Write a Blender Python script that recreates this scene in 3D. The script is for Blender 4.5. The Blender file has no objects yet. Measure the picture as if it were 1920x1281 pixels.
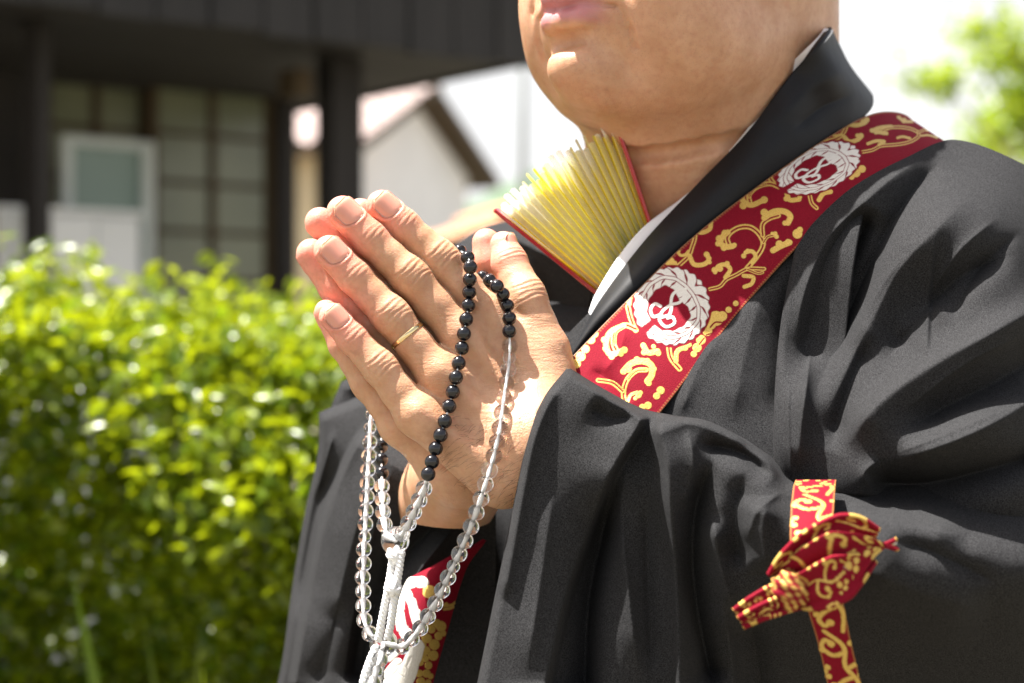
import bpy, bmesh, math, random
import numpy as np
from mathutils import Vector
from mathutils.bvhtree import BVHTree

SC = bpy.context.scene
COL = SC.collection
rng = np.random.default_rng(7)
random.seed(7)

# ------------------------------------------------------------------ camera, sky, sun, exposure
FPX, CX, CY, CAMZ = 3200.0, 960.0, 640.5, 1.30
cam_d = bpy.data.cameras.new('camera')
cam_d.lens = 60.0; cam_d.sensor_width = 36.0; cam_d.sensor_fit = 'HORIZONTAL'
cam_d.clip_start = 0.05; cam_d.clip_end = 3000
cam_d.dof.use_dof = True; cam_d.dof.focus_distance = 0.965; cam_d.dof.aperture_fstop = 5.0
cam = bpy.data.objects.new('camera', cam_d); COL.objects.link(cam)
cam.location = (0, 0, CAMZ); cam.rotation_euler = (math.pi/2, 0, 0)
SC.camera = cam

SUN = np.array([-0.37, 0.02, 0.92]); SUN /= np.linalg.norm(SUN)
elev = math.asin(SUN[2]); azim = math.atan2(SUN[0], SUN[1])
world = bpy.data.worlds.new('World'); SC.world = world; world.use_nodes = True
wn = world.node_tree
bg = wn.nodes['Background']; bg.inputs[1].default_value = 0.05
sky = wn.nodes.new('ShaderNodeTexSky'); sky.sky_type = 'NISHITA'; sky.sun_disc = False
sky.sun_elevation = elev; sky.sun_rotation = azim
sky.dust_density = 7.0; sky.air_density = 1.0; sky.ozone_density = 1.0
# thin bright cloud layer over the clear sky, thickening to a white veil toward the horizon
def cloudy_sky():
    N, L = wn.nodes.new, wn.links.new
    def M(op, a, b=None):
        n = N('ShaderNodeMath'); n.operation = op
        for i, v in enumerate((a, b)):
            if v is None: continue
            if isinstance(v, (int, float)): n.inputs[i].default_value = v
            else: L(v, n.inputs[i])
        return n.outputs[0]
    tc = N('ShaderNodeTexCoord'); sp = N('ShaderNodeSeparateXYZ'); L(tc.outputs['Generated'], sp.inputs[0])
    z = M('ADD', M('MAXIMUM', sp.outputs[2], 0.0), 0.10)
    cb = N('ShaderNodeCombineXYZ'); L(M('DIVIDE', sp.outputs[0], z), cb.inputs[0]); L(M('DIVIDE', sp.outputs[1], z), cb.inputs[1])
    nz = N('ShaderNodeTexNoise'); nz.inputs['Scale'].default_value = 0.9; nz.inputs['Detail'].default_value = 6; L(cb.outputs[0], nz.inputs['Vector'])
    veil = M('DIVIDE', 0.15, z)
    fac = N('ShaderNodeMapRange'); fac.inputs['From Min'].default_value = 0.62; fac.inputs['From Max'].default_value = 0.98
    L(M('ADD', nz.outputs['Fac'], veil), fac.inputs['Value'])
    mx = N('ShaderNodeMix'); mx.data_type = 'RGBA'
    L(fac.outputs[0], mx.inputs[0]); L(sky.outputs[0], mx.inputs[6]); mx.inputs[7].default_value = (6.8, 6.82, 6.85, 1)
    L(mx.outputs[2], bg.inputs[0])
cloudy_sky()
sl = bpy.data.lights.new('sun', 'SUN'); sl.energy = 5.0; sl.angle = math.radians(0.5); sl.color = (1.0, 0.965, 0.915)
sun = bpy.data.objects.new('sun', sl); COL.objects.link(sun)
sun.rotation_euler = Vector(SUN).to_track_quat('Z', 'Y').to_euler()
sun.location = (-3, 0, 6)
SC.view_settings.view_transform = 'Standard'; SC.view_settings.look = 'None'
SC.view_settings.exposure = 1.78; SC.view_settings.gamma = 1.0
SC.view_settings.use_curve_mapping = False
SC.cycles.use_denoising = True
SC.cycles.max_bounces = 10; SC.cycles.transmission_bounces = 10; SC.cycles.transparent_max_bounces = 12
SC.cycles.caustics_refractive = True; SC.cycles.caustics_reflective = False
SC.cycles.sample_clamp_indirect = 6.0

# ------------------------------------------------------------------ helpers
def P(x, y, d):
    return np.array([(x-CX)/FPX*d, d, CAMZ+(CY-y)/FPX*d])
def PA(x, y, d):
    x = np.asarray(x, float); y = np.asarray(y, float); d = np.asarray(d, float)
    return np.stack([(x-CX)/FPX*d, d+0*x, CAMZ+(CY-y)/FPX*d], -1)

def link(o, parent=None):
    COL.objects.link(o)
    if parent is not None: o.parent = parent
    return o
def mesh(name, verts, faces, mat=None, smooth=True):
    me = bpy.data.meshes.new(name)
    verts = np.asarray(verts, np.float32)
    if isinstance(faces, np.ndarray):
        nf, k = faces.shape
        me.vertices.add(len(verts)); me.vertices.foreach_set('co', verts.ravel())
        me.loops.add(nf*k); me.loops.foreach_set('vertex_index', faces.astype(np.int32).ravel())
        me.polygons.add(nf); me.polygons.foreach_set('loop_start', np.arange(0, nf*k, k, dtype=np.int32))
        me.update(calc_edges=True); me.validate()
    else:
        me.from_pydata([tuple(map(float, v)) for v in verts], [], faces)
    if smooth:
        me.polygons.foreach_set('use_smooth', np.ones(len(me.polygons), bool))
    if mat is not None: me.materials.append(mat)
    return me
def obj(name, verts, faces, mat=None, parent=None, smooth=True):
    return link(bpy.data.objects.new(name, mesh(name, verts, faces, mat, smooth)), parent)
def obj_me(name, me, parent=None):
    return link(bpy.data.objects.new(name, me), parent)
def empty(name, loc=(0, 0, 0), parent=None):
    o = bpy.data.objects.new(name, None); o.location = loc; o.empty_display_size = 0.1
    return link(o, parent)
def tag(o, label=None, cat=None, group=None, kind=None):
    if label: o['label'] = label
    if cat: o['category'] = cat
    if group: o['group'] = group
    if kind: o['kind'] = kind
    return o
def attr(me, name, vals):
    a = me.attributes.new(name, 'FLOAT', 'POINT'); a.data.foreach_set('value', np.asarray(vals, np.float32))
def box_vf(p0, ax, ay, az, lo, hi):
    """oriented box: p0 origin, unit axes, lo/hi extents"""
    vs = []
    for k in range(8):
        c = [hi[i] if (k >> i) & 1 else lo[i] for i in range(3)]
        vs.append(np.asarray(p0)+c[0]*np.asarray(ax)+c[1]*np.asarray(ay)+c[2]*np.asarray(az))
    fs = [(0, 2, 3, 1), (4, 5, 7, 6), (0, 1, 5, 4), (2, 6, 7, 3), (0, 4, 6, 2), (1, 3, 7, 5)]
    return vs, fs
def tube_vf(pts, rad, n=10, closed=False, caps=True):
    pts = [np.asarray(p, float) for p in pts]
    m = len(pts)
    rad = np.broadcast_to(np.asarray(rad, float), (m,))
    V, Fc = [], []
    prev = None
    for i in range(m):
        t = pts[min(i+1, m-1)]-pts[max(i-1, 0)]
        t /= np.linalg.norm(t)+1e-12
        if prev is None:
            a = np.cross(t, [0.13, 0.91, 0.31]); a /= np.linalg.norm(a)
        else:
            a = prev-t*np.dot(prev, t); a /= np.linalg.norm(a)+1e-12
        prev = a; b = np.cross(t, a)
        for k in range(n):
            an = 2*math.pi*k/n
            V.append(pts[i]+rad[i]*(math.cos(an)*a+math.sin(an)*b))
    for i in range(m-1):
        for k in range(n):
            k2 = (k+1) % n
            Fc.append((i*n+k, i*n+k2, (i+1)*n+k2, (i+1)*n+k))
    if caps:
        Fc.append(tuple(range(n-1, -1, -1))); Fc.append(tuple((m-1)*n+k for k in range(n)))
    return V, Fc
def catmull(pts, n):
    """resample a polyline smoothly to n points (chord-length parameter)"""
    pts = np.asarray(pts, float)
    m = len(pts)
    if m == 2:
        u = np.linspace(0, 1, n)[:, None]; return pts[0]*(1-u)+pts[1]*u
    ch = np.concatenate([[0], np.cumsum(np.linalg.norm(np.diff(pts[:, :2], axis=0), axis=1)+1e-9)])
    s = np.linspace(0, ch[-1], n)
    tg = np.zeros_like(pts)
    for i in range(m):
        a, b = max(i-1, 0), min(i+1, m-1)
        tg[i] = (pts[b]-pts[a])/(ch[b]-ch[a])
    k = np.clip(np.searchsorted(ch, s, side='right')-1, 0, m-2)
    h = (ch[k+1]-ch[k])[:, None]; t = ((s-ch[k])[:, None])/h
    return ((2*t**3-3*t**2+1)*pts[k]+(t**3-2*t**2+t)*h*tg[k]+(-2*t**3+3*t**2)*pts[k+1]+(t**3-t**2)*h*tg[k+1])
def join_vf(parts):
    V, Fc, o = [], [], 0
    for v, f in parts:
        V += [np.asarray(q) for q in v]; Fc += [tuple(i+o for i in q) for q in f]; o += len(v)
    return V, Fc
def grid_faces(nv, nu, flip=False):
    i = np.arange(nv*nu).reshape(nv, nu)
    q = np.stack([i[:-1, :-1], i[1:, :-1], i[1:, 1:], i[:-1, 1:]], -1).reshape(-1, 4)
    return q[:, ::-1].copy() if flip else q

# ------------------------------------------------------------------ materials
class NT:
    def __init__(s, name):
        s.m = bpy.data.materials.new(name); s.m.use_nodes = True
        s.t = s.m.node_tree; s.b = s.t.nodes['Principled BSDF']; s.out = s.t.nodes['Material Output']
    def n(s, typ, **kw):
        o = s.t.nodes.new(typ)
        for k, v in kw.items():
            if k.startswith('i_'):
                key = k[2:]; key = int(key) if key.isdigit() else key.replace('_', ' ')
                o.inputs[key].default_value = v
            else: setattr(o, k, v)
        return o
    def l(s, a, b): s.t.links.new(a, b)
    def coord(s, which='Object', scale=None):
        c = s.n('ShaderNodeTexCoord'); o = c.outputs[which]
        if scale is not None:
            mp = s.n('ShaderNodeMapping'); mp.inputs['Scale'].default_value = scale; s.l(o, mp.inputs[0]); o = mp.outputs[0]
        return o
    def noise(s, co, scale, detail=3, rough=0.55):
        x = s.n('ShaderNodeTexNoise'); x.inputs['Scale'].default_value = scale; x.inputs['Detail'].default_value = detail
        x.inputs['Roughness'].default_value = rough; s.l(co, x.inputs['Vector']); return x.outputs['Fac']
    def ramp(s, fac, stops, interp='LINEAR'):
        r = s.n('ShaderNodeValToRGB'); r.color_ramp.interpolation = interp
        e = r.color_ramp.elements
        while len(e) < len(stops): e.new(0.5)
        for q, (p, c) in zip(e, stops):
            q.position = p; q.color = (*c, 1) if len(c) == 3 else c
        s.l(fac, r.inputs[0]); return r.outputs[0]
    def mix(s, fac, a, b, mode='MIX'):
        x = s.n('ShaderNodeMix', data_type='RGBA', blend_type=mode)
        for sock, v in ((x.inputs[0], fac), (x.inputs[6], a), (x.inputs[7], b)):
            if isinstance(v, (int, float)): sock.default_value = v
            elif isinstance(v, tuple): sock.default_value = (*v, 1)
            else: s.l(v, sock)
        return x.outputs[2]
    def math(s, op, a, b=None, c=None):
        x = s.n('ShaderNodeMath', operation=op)
        for i, v in enumerate((a, b, c)):
            if v is None: continue
            if isinstance(v, (int, float)): x.inputs[i].default_value = v
            else: s.l(v, x.inputs[i])
        return x.outputs[0]
    def attr(s, name):
        x = s.n('ShaderNodeAttribute', attribute_name=name); return x.outputs['Fac']
    def bump(s, h, strength, dist, prev=None):
        x = s.n('ShaderNodeBump'); x.inputs['Strength'].default_value = strength; x.inputs['Distance'].default_value = dist
        s.l(h, x.inputs['Height'])
        if prev is not None: s.l(prev, x.inputs['Normal'])
        return x.outputs[0]
    def set(s, **kw):
        for k, v in kw.items():
            key = k.replace('_', ' ')
            i = s.b.inputs[key]
            if isinstance(v, (int, float)): i.default_value = v
            elif isinstance(v, tuple): i.default_value = (*v, 1) if len(v) == 3 and i.type == 'RGBA' else v
            else: s.l(v, i)
        return s.m
MAT = {}
def simple(name, col, rough=0.6, var=0.15, scale=8.0, bump=0.0, metallic=0.0, spec=0.5):
    s = NT(name); co = s.coord()
    nz = s.noise(co, scale, 4)
    a = tuple(c*(1-var) for c in col); b = tuple(min(1, c*(1+var)) for c in col)
    c = s.ramp(nz, [(0.3, a), (0.7, b)])
    kw = dict(Base_Color=c, Roughness=rough, Metallic=metallic, Specular_IOR_Level=spec)
    if bump: kw['Normal'] = s.bump(nz, 0.6, bump)
    MAT[name] = s.set(**kw); return MAT[name]

def build_materials():
    # robe cloth: matt black wool-silk with a fine weave and a slight sheen
    s = NT('robe_cloth'); co = s.coord()
    fine = s.noise(co, 1900, 2, 0.7); mid = s.noise(co, 60, 3); wrk = s.noise(co, 22, 2)
    base = s.ramp(fine, [(0.34, (0.0070, 0.0070, 0.0075)), (0.66, (0.046, 0.046, 0.0475))])
    nb = s.bump(fine, 0.30, 0.0005, s.bump(wrk, 0.30, 0.005, s.bump(mid, 0.22, 0.0016)))
    MAT['robe'] = s.set(Base_Color=base, Roughness=0.85, Specular_IOR_Level=0.06, Sheen_Weight=0.012, Sheen_Roughness=0.4,
                        Sheen_Tint=(0.7, 0.7, 0.75), Normal=nb)
    s = NT('collar_cloth'); co = s.coord(); fine = s.noise(co, 1500, 2)
    MAT['collar'] = s.set(Base_Color=s.ramp(fine, [(0.3, (0.006, 0.0063, 0.0072)), (0.7, (0.012, 0.0123, 0.014))]), Roughness=0.55,
                          Specular_IOR_Level=0.25, Normal=s.bump(fine, 0.2, 0.0003, s.bump(s.noise(co, 25, 2), 0.3, 0.004)))
    s = NT('white_cloth'); co = s.coord(); fine = s.noise(co, 1200, 2)
    MAT['white_cloth'] = s.set(Base_Color=(0.80, 0.80, 0.80), Roughness=0.8, Normal=s.bump(fine, 0.2, 0.0003))
    # skin
    s = NT('skin'); co = s.coord()
    pink = s.attr('pink'); lip = s.attr('lip'); hair = s.attr('stubble')
    blot = s.noise(co, 55, 4); pores = s.noise(co, 900, 3, 0.6)
    v = s.n('ShaderNodeTexVoronoi', feature='DISTANCE_TO_EDGE'); v.inputs['Scale'].default_value = 620; s.l(co, v.inputs['Vector'])
    wr = s.ramp(v.outputs['Distance'], [(0.0, (0, 0, 0)), (0.22, (1, 1, 1))])
    tan = s.ramp(blot, [(0.28, (0.50, 0.268, 0.148)), (0.72, (0.63, 0.375, 0.235))])
    c = s.mix(s.math('MULTIPLY', pink, 0.9), tan, (0.78, 0.29, 0.22))
    fv = s.noise(co, 260, 3)
    c = s.mix(s.math('MULTIPLY', s.ramp(fv, [(0.45, (0, 0, 0)), (0.70, (1, 1, 1))]), 0.30), c, (0.42, 0.17, 0.10))
    c = s.mix(lip, c, (0.50, 0.195, 0.20))
    st = s.n('ShaderNodeTexVoronoi', feature='F1'); st.inputs['Scale'].default_value = 700; s.l(co, st.inputs['Vector'])
    dots = s.ramp(st.outputs['Distance'], [(0.0, (1, 1, 1)), (0.25, (0, 0, 0))])
    c = s.mix(s.math('MULTIPLY', s.math('MULTIPLY', hair, dots), 0.45), c, (0.16, 0.11, 0.08))
    spots = s.ramp(s.noise(co, 130, 2), [(0.70, (0, 0, 0)), (0.78, (1, 1, 1))])
    c = s.mix(s.math('MULTIPLY', spots, 0.25), c, (0.33, 0.16, 0.08))
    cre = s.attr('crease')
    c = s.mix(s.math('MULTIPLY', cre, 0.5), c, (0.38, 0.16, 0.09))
    nb = s.bump(wr, 0.15, 0.0006, s.bump(pores, 0.20, 0.0007))
    mp = s.n('ShaderNodeMapping'); mp.inputs['Scale'].default_value = (150, 150, 640); mp.inputs['Rotation'].default_value = (0, 0.75, 0)
    s.l(co, mp.inputs[0]); wn_ = s.n('ShaderNodeTexNoise'); wn_.inputs['Scale'].default_value = 1.0; wn_.inputs['Detail'].default_value = 3
    s.l(mp.outputs[0], wn_.inputs['Vector'])
    wm = s.math('MULTIPLY', wn_.outputs['Fac'], s.attr('wrinkle'))
    nb = s.bump(wm, 0.30, 0.0018, nb)
    MAT['skin'] = s.set(Base_Color=c, Roughness=0.44, Specular_IOR_Level=0.45, Subsurface_Weight=0.5, Subsurface_Scale=0.0028,
                        Subsurface_Radius=(1.0, 0.30, 0.16), Normal=nb)
    s = NT('nail'); co = s.coord()
    tip = s.attr('tip')
    MAT['nail'] = s.set(Base_Color=s.mix(tip, (0.70, 0.32, 0.235), (0.84, 0.68, 0.48)), Roughness=0.20, Specular_IOR_Level=0.5,
                        Subsurface_Weight=0.4, Subsurface_Scale=0.002, Subsurface_Radius=(1, .4, .25))
    simple('hair_grey', (0.10, 0.095, 0.09), 0.6, 0.5, 600, 0.001)
    simple('eye_white', (0.75, 0.72, 0.68), 0.25); simple('iris', (0.03, 0.018, 0.012), 0.2)
    # sash brocade
    s = NT('brocade'); co = s.coord()
    gold = s.attr('gold'); white = s.attr('white')
    weave = s.noise(co, 1600, 2)
    red = s.ramp(weave, [(0.3, (0.155, 0.0025, 0.011)), (0.7, (0.225, 0.005, 0.018))])
    gcol = s.ramp(weave, [(0.3, (0.50, 0.32, 0.065)), (0.7, (0.68, 0.48, 0.14))])
    wcol = s.ramp(weave, [(0.3, (0.62, 0.59, 0.53)), (0.7, (0.76, 0.74, 0.68))])
    c = s.mix(gold, red, gcol); c = s.mix(white, c, wcol)
    nb = s.bump(weave, 0.5, 0.0006)
    rr = s.math('SUBTRACT', 0.78, s.math('MULTIPLY', gold, 0.36))
    MAT['brocade'] = s.set(Base_Color=c, Roughness=rr, Specular_IOR_Level=0.12, Metallic=s.math('MULTIPLY', gold, 0.35), Normal=nb)
    MAT['stitch'] = simple('stitch', (0.22, 0.09, 0.03), 0.5, 0.3, 900)
    # prayer beads
    s = NT('black_bead'); MAT['black_bead'] = s.set(Base_Color=(0.006, 0.006, 0.008), Roughness=0.13, Specular_IOR_Level=0.6)
    s = NT('crystal'); s.set(Base_Color=(0.99, 0.99, 0.99), Roughness=0.01, IOR=1.54, Transmission_Weight=1.0)
    tr = s.n('ShaderNodeBsdfTransparent'); tr.inputs[0].default_value = (1, 1, 1, 1)
    mx = s.n('ShaderNodeMixShader'); mx.inputs[0].default_value = 0.10; s.l(s.b.outputs[0], mx.inputs[1]); s.l(tr.outputs[0], mx.inputs[2])
    s.l(mx.outputs[0], s.out.inputs[0]); MAT['crystal'] = s.m
    s = NT('white_cord'); co = s.coord(); MAT['white_cord'] = s.set(Base_Color=(0.86, 0.86, 0.86), Roughness=0.75, Normal=s.bump(s.noise(co, 1500, 2), 0.4, 0.0004))
    s = NT('ring_metal'); MAT['ring_metal'] = s.set(Base_Color=(0.88, 0.70, 0.38), Metallic=1.0, Roughness=0.17)
    # fan
    s = NT('fan_leaf'); co = s.coord('Object')
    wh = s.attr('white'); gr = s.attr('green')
    c = s.mix(wh, (0.95, 0.84, 0.015), (0.94, 0.94, 0.92)); c = s.mix(gr, c, (0.04, 0.24, 0.09))  # white mix paints sun glare onto the yellow leaf
    pb = s.b; pb.inputs['Roughness'].default_value = 0.4; s.l(c, pb.inputs['Base Color'])
    tr = s.n('ShaderNodeBsdfTranslucent'); s.l(c, tr.inputs[0])
    mx = s.n('ShaderNodeMixShader'); mx.inputs[0].default_value = 0.62; s.l(pb.outputs[0], mx.inputs[1]); s.l(tr.outputs[0], mx.inputs[2])
    s.l(mx.outputs[0], s.out.inputs[0]); MAT['fan_leaf'] = s.m
    s = NT('red_lacquer'); MAT['red_lacquer'] = s.set(Base_Color=(0.38, 0.004, 0.010), Roughness=0.22, Coat_Weight=0.5)
    simple('bamboo', (0.55, 0.42, 0.16), 0.5, 0.2, 60)
    # leaves
    for nm, ca, cb, tl in (('hedge_leaf', (0.045, 0.095, 0.005), (0.26, 0.33, 0.007), (0.58, 0.64, 0.008)),
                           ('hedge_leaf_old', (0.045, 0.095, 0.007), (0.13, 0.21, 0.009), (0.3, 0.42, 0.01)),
                           ('tree_leaf', (0.09, 0.18, 0.006), (0.26, 0.36, 0.007), (0.58, 0.68, 0.010))):
        s = NT(nm); g = s.n('ShaderNodeNewGeometry'); oi = s.n('ShaderNodeObjectInfo')
        rnd = s.math('FRACT', s.math('ADD', g.outputs['Random Per Island'], oi.outputs['Random']))
        c = s.ramp(rnd, [(0.0, ca), (0.55, tuple((p+q)/2 for p, q in zip(ca, cb))), (1.0, cb)])
        s.l(c, s.b.inputs['Base Color']); s.b.inputs['Roughness'].default_value = 0.30; s.b.inputs['Specular IOR Level'].default_value = 0.55
        tr = s.n('ShaderNodeBsdfTranslucent'); s.l(s.mix(0.6, c, tl), tr.inputs[0])
        mx = s.n('ShaderNodeMixShader'); mx.inputs[0].default_value = 0.42; s.l(s.b.outputs[0], mx.inputs[1]); s.l(tr.outputs[0], mx.inputs[2])
        s.l(mx.outputs[0], s.out.inputs[0]); MAT[nm] = s.m
    simple('stem', (0.10, 0.07, 0.04), 0.8, 0.3, 40, 0.003)
    # buildings
    for nm, col in (('dark_wood', (0.017, 0.0135, 0.012)), ('grey_wood', (0.022, 0.0198, 0.0192)), ('brown_wood', (0.060, 0.038, 0.015)), ('pale_wood', (0.32, 0.27, 0.13))):
        s = NT(nm); co = s.coord('Object', (30, 30, 2.0)); nz = s.noise(co, 1.5, 5)
        MAT[nm] = s.set(Base_Color=s.ramp(nz, [(0.25, tuple(c*0.65 for c in col)), (0.75, tuple(c*1.4 for c in col))]), Roughness=0.75, Normal=s.bump(nz, 0.4, 0.003))
    s = NT('old_glass'); co = s.coord(); nz = s.noise(co, 2.2, 3)
    MAT['old_glass'] = s.set(Base_Color=s.ramp(nz, [(0.3, (0.12, 0.135, 0.080)), (0.7, (0.22, 0.235, 0.150))]), Roughness=0.22, Specular_IOR_Level=0.6)
    s = NT('green_glass'); co = s.coord(); MAT['green_glass'] = s.set(Base_Color=s.ramp(s.noise(co, 1.8, 2), [(0.3, (0.17, 0.25, 0.22)), (0.7, (0.25, 0.34, 0.28))]), Roughness=0.15)
    simple('white_paint', (0.84, 0.85, 0.86), 0.45, 0.05, 3); simple('alu_white', (0.60, 0.65, 0.64), 0.35, 0.05, 3)
    simple('plaster_white', (0.90, 0.90, 0.90), 0.9, 0.06, 1.0); simple('plaster_cream', (0.62, 0.52, 0.34), 0.9, 0.08, 1.0)
    simple('roof_tile', (0.50, 0.40, 0.37), 0.7, 0.25, 3.0); simple('roof_tile_orange', (0.60, 0.30, 0.16), 0.7, 0.25, 3.0)
    simple('orange_paint', (0.62, 0.24, 0.06), 0.6, 0.1); simple('pole_grey', (0.42, 0.45, 0.46), 0.6, 0.08, 5)
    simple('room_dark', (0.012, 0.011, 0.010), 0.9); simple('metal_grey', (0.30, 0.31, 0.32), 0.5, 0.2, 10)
    simple('rock', (0.28, 0.28, 0.29), 0.9, 0.3, 9, 0.02)
    s = NT('ground'); co = s.coord(); n1 = s.noise(co, 1.3, 5); n2 = s.noise(co, 45, 3)
    MAT['ground'] = s.set(Base_Color=s.mix(s.ramp(n2, [(0.4, (0, 0, 0)), (0.6, (1, 1, 1))]), s.ramp(n1, [(0.35, (0.13, 0.11, 0.08)), (0.65, (0.20, 0.18, 0.14))]), (0.10, 0.095, 0.07)),
                          Roughness=0.95, Normal=s.bump(n2, 0.6, 0.02))
    s = NT('hill'); co = s.coord(); nz = s.noise(co, 0.05, 6)
    MAT['hill'] = s.set(Base_Color=s.ramp(nz, [(0.3, (0.05, 0.09, 0.05)), (0.7, (0.09, 0.14, 0.07))]), Roughness=0.95)
build_materials()

# ================================================================== SETTING
def ground():
    n = 60
    xs = np.concatenate([np.linspace(-400, -8, 14), np.linspace(-7, 7, 30), np.linspace(8, 400, 14)])
    ys = np.concatenate([np.linspace(-60, -3, 6), np.linspace(-2, 14, 34), np.linspace(16, 900, 16)])
    X, Y = np.meshgrid(xs, ys)
    Z = 0.012*np.sin(X*1.7+1)*np.cos(Y*1.3) - 0.012
    tag(obj('ground', np.stack([X, Y, Z], -1).reshape(-1, 3), grid_faces(len(ys), len(xs), True), MAT['ground']), kind='structure')
    # far hills behind the houses
    xs = np.linspace(-500, 700, 160); V = []
    def ridge(x): return 34+16*math.sin(x*0.011+0.6)+9*math.sin(x*0.031+2)+4*math.sin(x*0.09)
    for j, (yy, k) in enumerate(((560, 0.0), (600, 0.45), (650, 0.85), (700, 1.0), (860, 0.5))):
        for x in xs: V.append((x, yy+10*math.sin(x*0.02+j), max(0, ridge(x)*k*1.35-2+random.uniform(-1, 1)*(k > 0))))
    tag(obj('hill', V, grid_faces(5, len(xs), True), MAT['hill']), kind='structure')
ground()

# ---------------------------------------------------------------- dark timber house with veranda
def timber_house():
    yaw = math.radians(38)
    W_ = np.array([math.cos(yaw), math.sin(yaw), 0]); N_ = np.array([math.sin(yaw), -math.cos(yaw), 0]); U_ = np.array([0, 0, 1.0])
    A0 = np.array([-0.4226, 4.83, 0.0])      # on the fascia line
    root = empty('timber_house', (-0.9, 5.6, 0))
    tag(root, 'dark timber Japanese house with glazed lattice doors under a deep eave', 'house')
    off = np.array(root.location)
    def B(name, t0, t1, z0, z1, o0, o1, mat, parent=root, bev=0.004):
        v, f = box_vf(A0-off, W_, N_, U_, (t0, o0, z0), (t1, o1, z1))
        o = obj(name, v, f, MAT[mat], parent, smooth=False)
        m = o.modifiers.new('bevel', 'BEVEL'); m.width = bev; m.segments = 2
        return o
    def t_at(x, o):   # along-wall coordinate of pixel column x on the plane offset o behind/in front
        p = A0+N_*o; k = (x-CX)/FPX
        return (k*p[1]-p[0])/(W_[0]-k*W_[1])
    def d_at(x, o):
        return (A0+N_*o)[1]+t_at(x, o)*W_[1]
    def z_at(x, y, o): return CAMZ+(CY-y)/FPX*d_at(x, o)
    zf = 2.133
    tR = t_at(1022, 0)
    tL = -3.2
    # fascia of vertical boards
    k = 0; t = tL
    while t < tR-0.01:
        t2 = min(t+0.16, tR)
        B('fascia_board', t+0.003, t2-0.003, zf+0.004*((k*7) % 3), zf+0.62, -0.03, 0.004*((k*5) % 2), 'grey_wood'); t = t2; k += 1
    # side fascia running back from the eave corner, soffit and roof
    B('fascia_board', tR-0.03, tR-0.004, zf+0.02, zf+0.60, -4.0, -0.034, 'grey_wood')
    for i in range(10):
        B('soffit_board', tL, tR-0.034, zf+0.03, zf+0.05, -0.034-0.40*(i+1)+0.006, -0.034-0.40*i, 'dark_wood')
    B('roof', tL-0.1, tR+0.1, zf+0.63, zf+0.75, -4.2, 0.12, 'grey_wood')
    B('rafter_beam', tL, tR-0.4, zf-0.12, zf+0.026, -1.45, -1.33, 'dark_wood')
    # front posts
    ob = -0.30
    for x0, x1 in ((592, 682), (42, 96)):
        B('post', t_at(x0, ob-0.10), t_at(x1, ob), 0.0, zf+0.026, ob-0.10, ob, 'dark_wood')
    B('bracket', t_at(560, ob), t_at(594, ob), zf-0.10, zf-0.02, ob-0.12, ob-0.02, 'brown_wood')
    # back wall plane with the lattice doors
    ow = -1.25
    tD0 = t_at(90, ow); tDm = t_at(291, ow); tD1 = t_at(516, ow); tJ = t_at(549, ow)
    ztop = z_at(300, 127, ow); zb = 0.48
    B('corner_post', tD1+0.002, tJ, 0.0, zf+0.026, ow-0.12, ow+0.03, 'dark_wood')
    B('lintel', tL, tD1, ztop+0.002, ztop+0.16, ow-0.08, ow+0.02, 'dark_wood')
    B('light_board', tD0, tD1-0.03, ztop+0.19, ztop+0.31, ow+0.02, ow+0.05, 'pale_wood')
    B('wall_board', tL, tD1, ztop+0.162, zf+0.02, ow-0.10, ow-0.02, 'dark_wood')
    B('wall_board', tL, tD0-0.02, 0.0, ztop, ow-0.08, ow-0.01, 'dark_wood')
    B('sill_beam', tL, tJ, 0.34, zb-0.002, ow-0.08, ow+0.10, 'dark_wood')
    B('veranda_floor', tL, tJ, 0.28, 0.338, ow+0.0, ob-0.14, 'brown_wood')
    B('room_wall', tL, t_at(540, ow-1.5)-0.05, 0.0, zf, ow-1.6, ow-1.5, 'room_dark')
    for (ta, tb, cols, oo) in ((tD0, tDm, 2, ow-0.045), (tDm-0.02, tD1-0.002, 2, ow)):
        d = empty('lattice_door', (0, 0, 0), root)
        fw = 0.035
        B('stile', ta, ta+fw, zb, ztop, oo-0.03, oo, 'brown_wood', d); B('stile', tb-fw, tb, zb, ztop, oo-0.03, oo, 'brown_wood', d)
        B('rail', ta+fw, tb-fw, ztop-0.05, ztop, oo-0.029, oo-0.001, 'brown_wood', d); B('rail', ta+fw, tb-fw, zb, zb+0.09, oo-0.029, oo-0.001, 'brown_wood', d)
        pitch = 0.168; rows = int((ztop-0.05-zb-0.09)/pitch)
        xs = np.linspace(ta+fw, tb-fw, cols+1)
        zs = [ztop-0.05-i*pitch for i in range(rows+1)]
        zs[-1] = zb+0.09
        for i in range(1, rows):
            B('muntin', ta+fw+0.001, tb-fw-0.001, zs[i]-0.009, zs[i]+0.009, oo-0.024, oo-0.004, 'brown_wood', d, 0.002)
        for j in range(1, cols):
            B('muntin', xs[j]-0.014, xs[j]+0.014, zb+0.091, ztop-0.051, oo-0.027, oo-0.0015, 'brown_wood', d, 0.002)
        for i in range(rows):
            for j in range(cols):
                B('pane', xs[j], xs[j+1], zs[i+1], zs[i], oo-0.017-0.0012*((i*3+j*5) % 3), oo-0.013, 'old_glass', d, 0.0005)
    # things standing on the veranda: aluminium sash window, white cupboard
    of = ow+0.30
    g = empty('sash_window', tuple(A0+W_*t_at(200, of)+N_*of+U_*0.338))
    tag(g, 'pale aluminium framed window with greenish glass leaning before the lattice doors', 'window')
    off2 = np.array(g.location)
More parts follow.
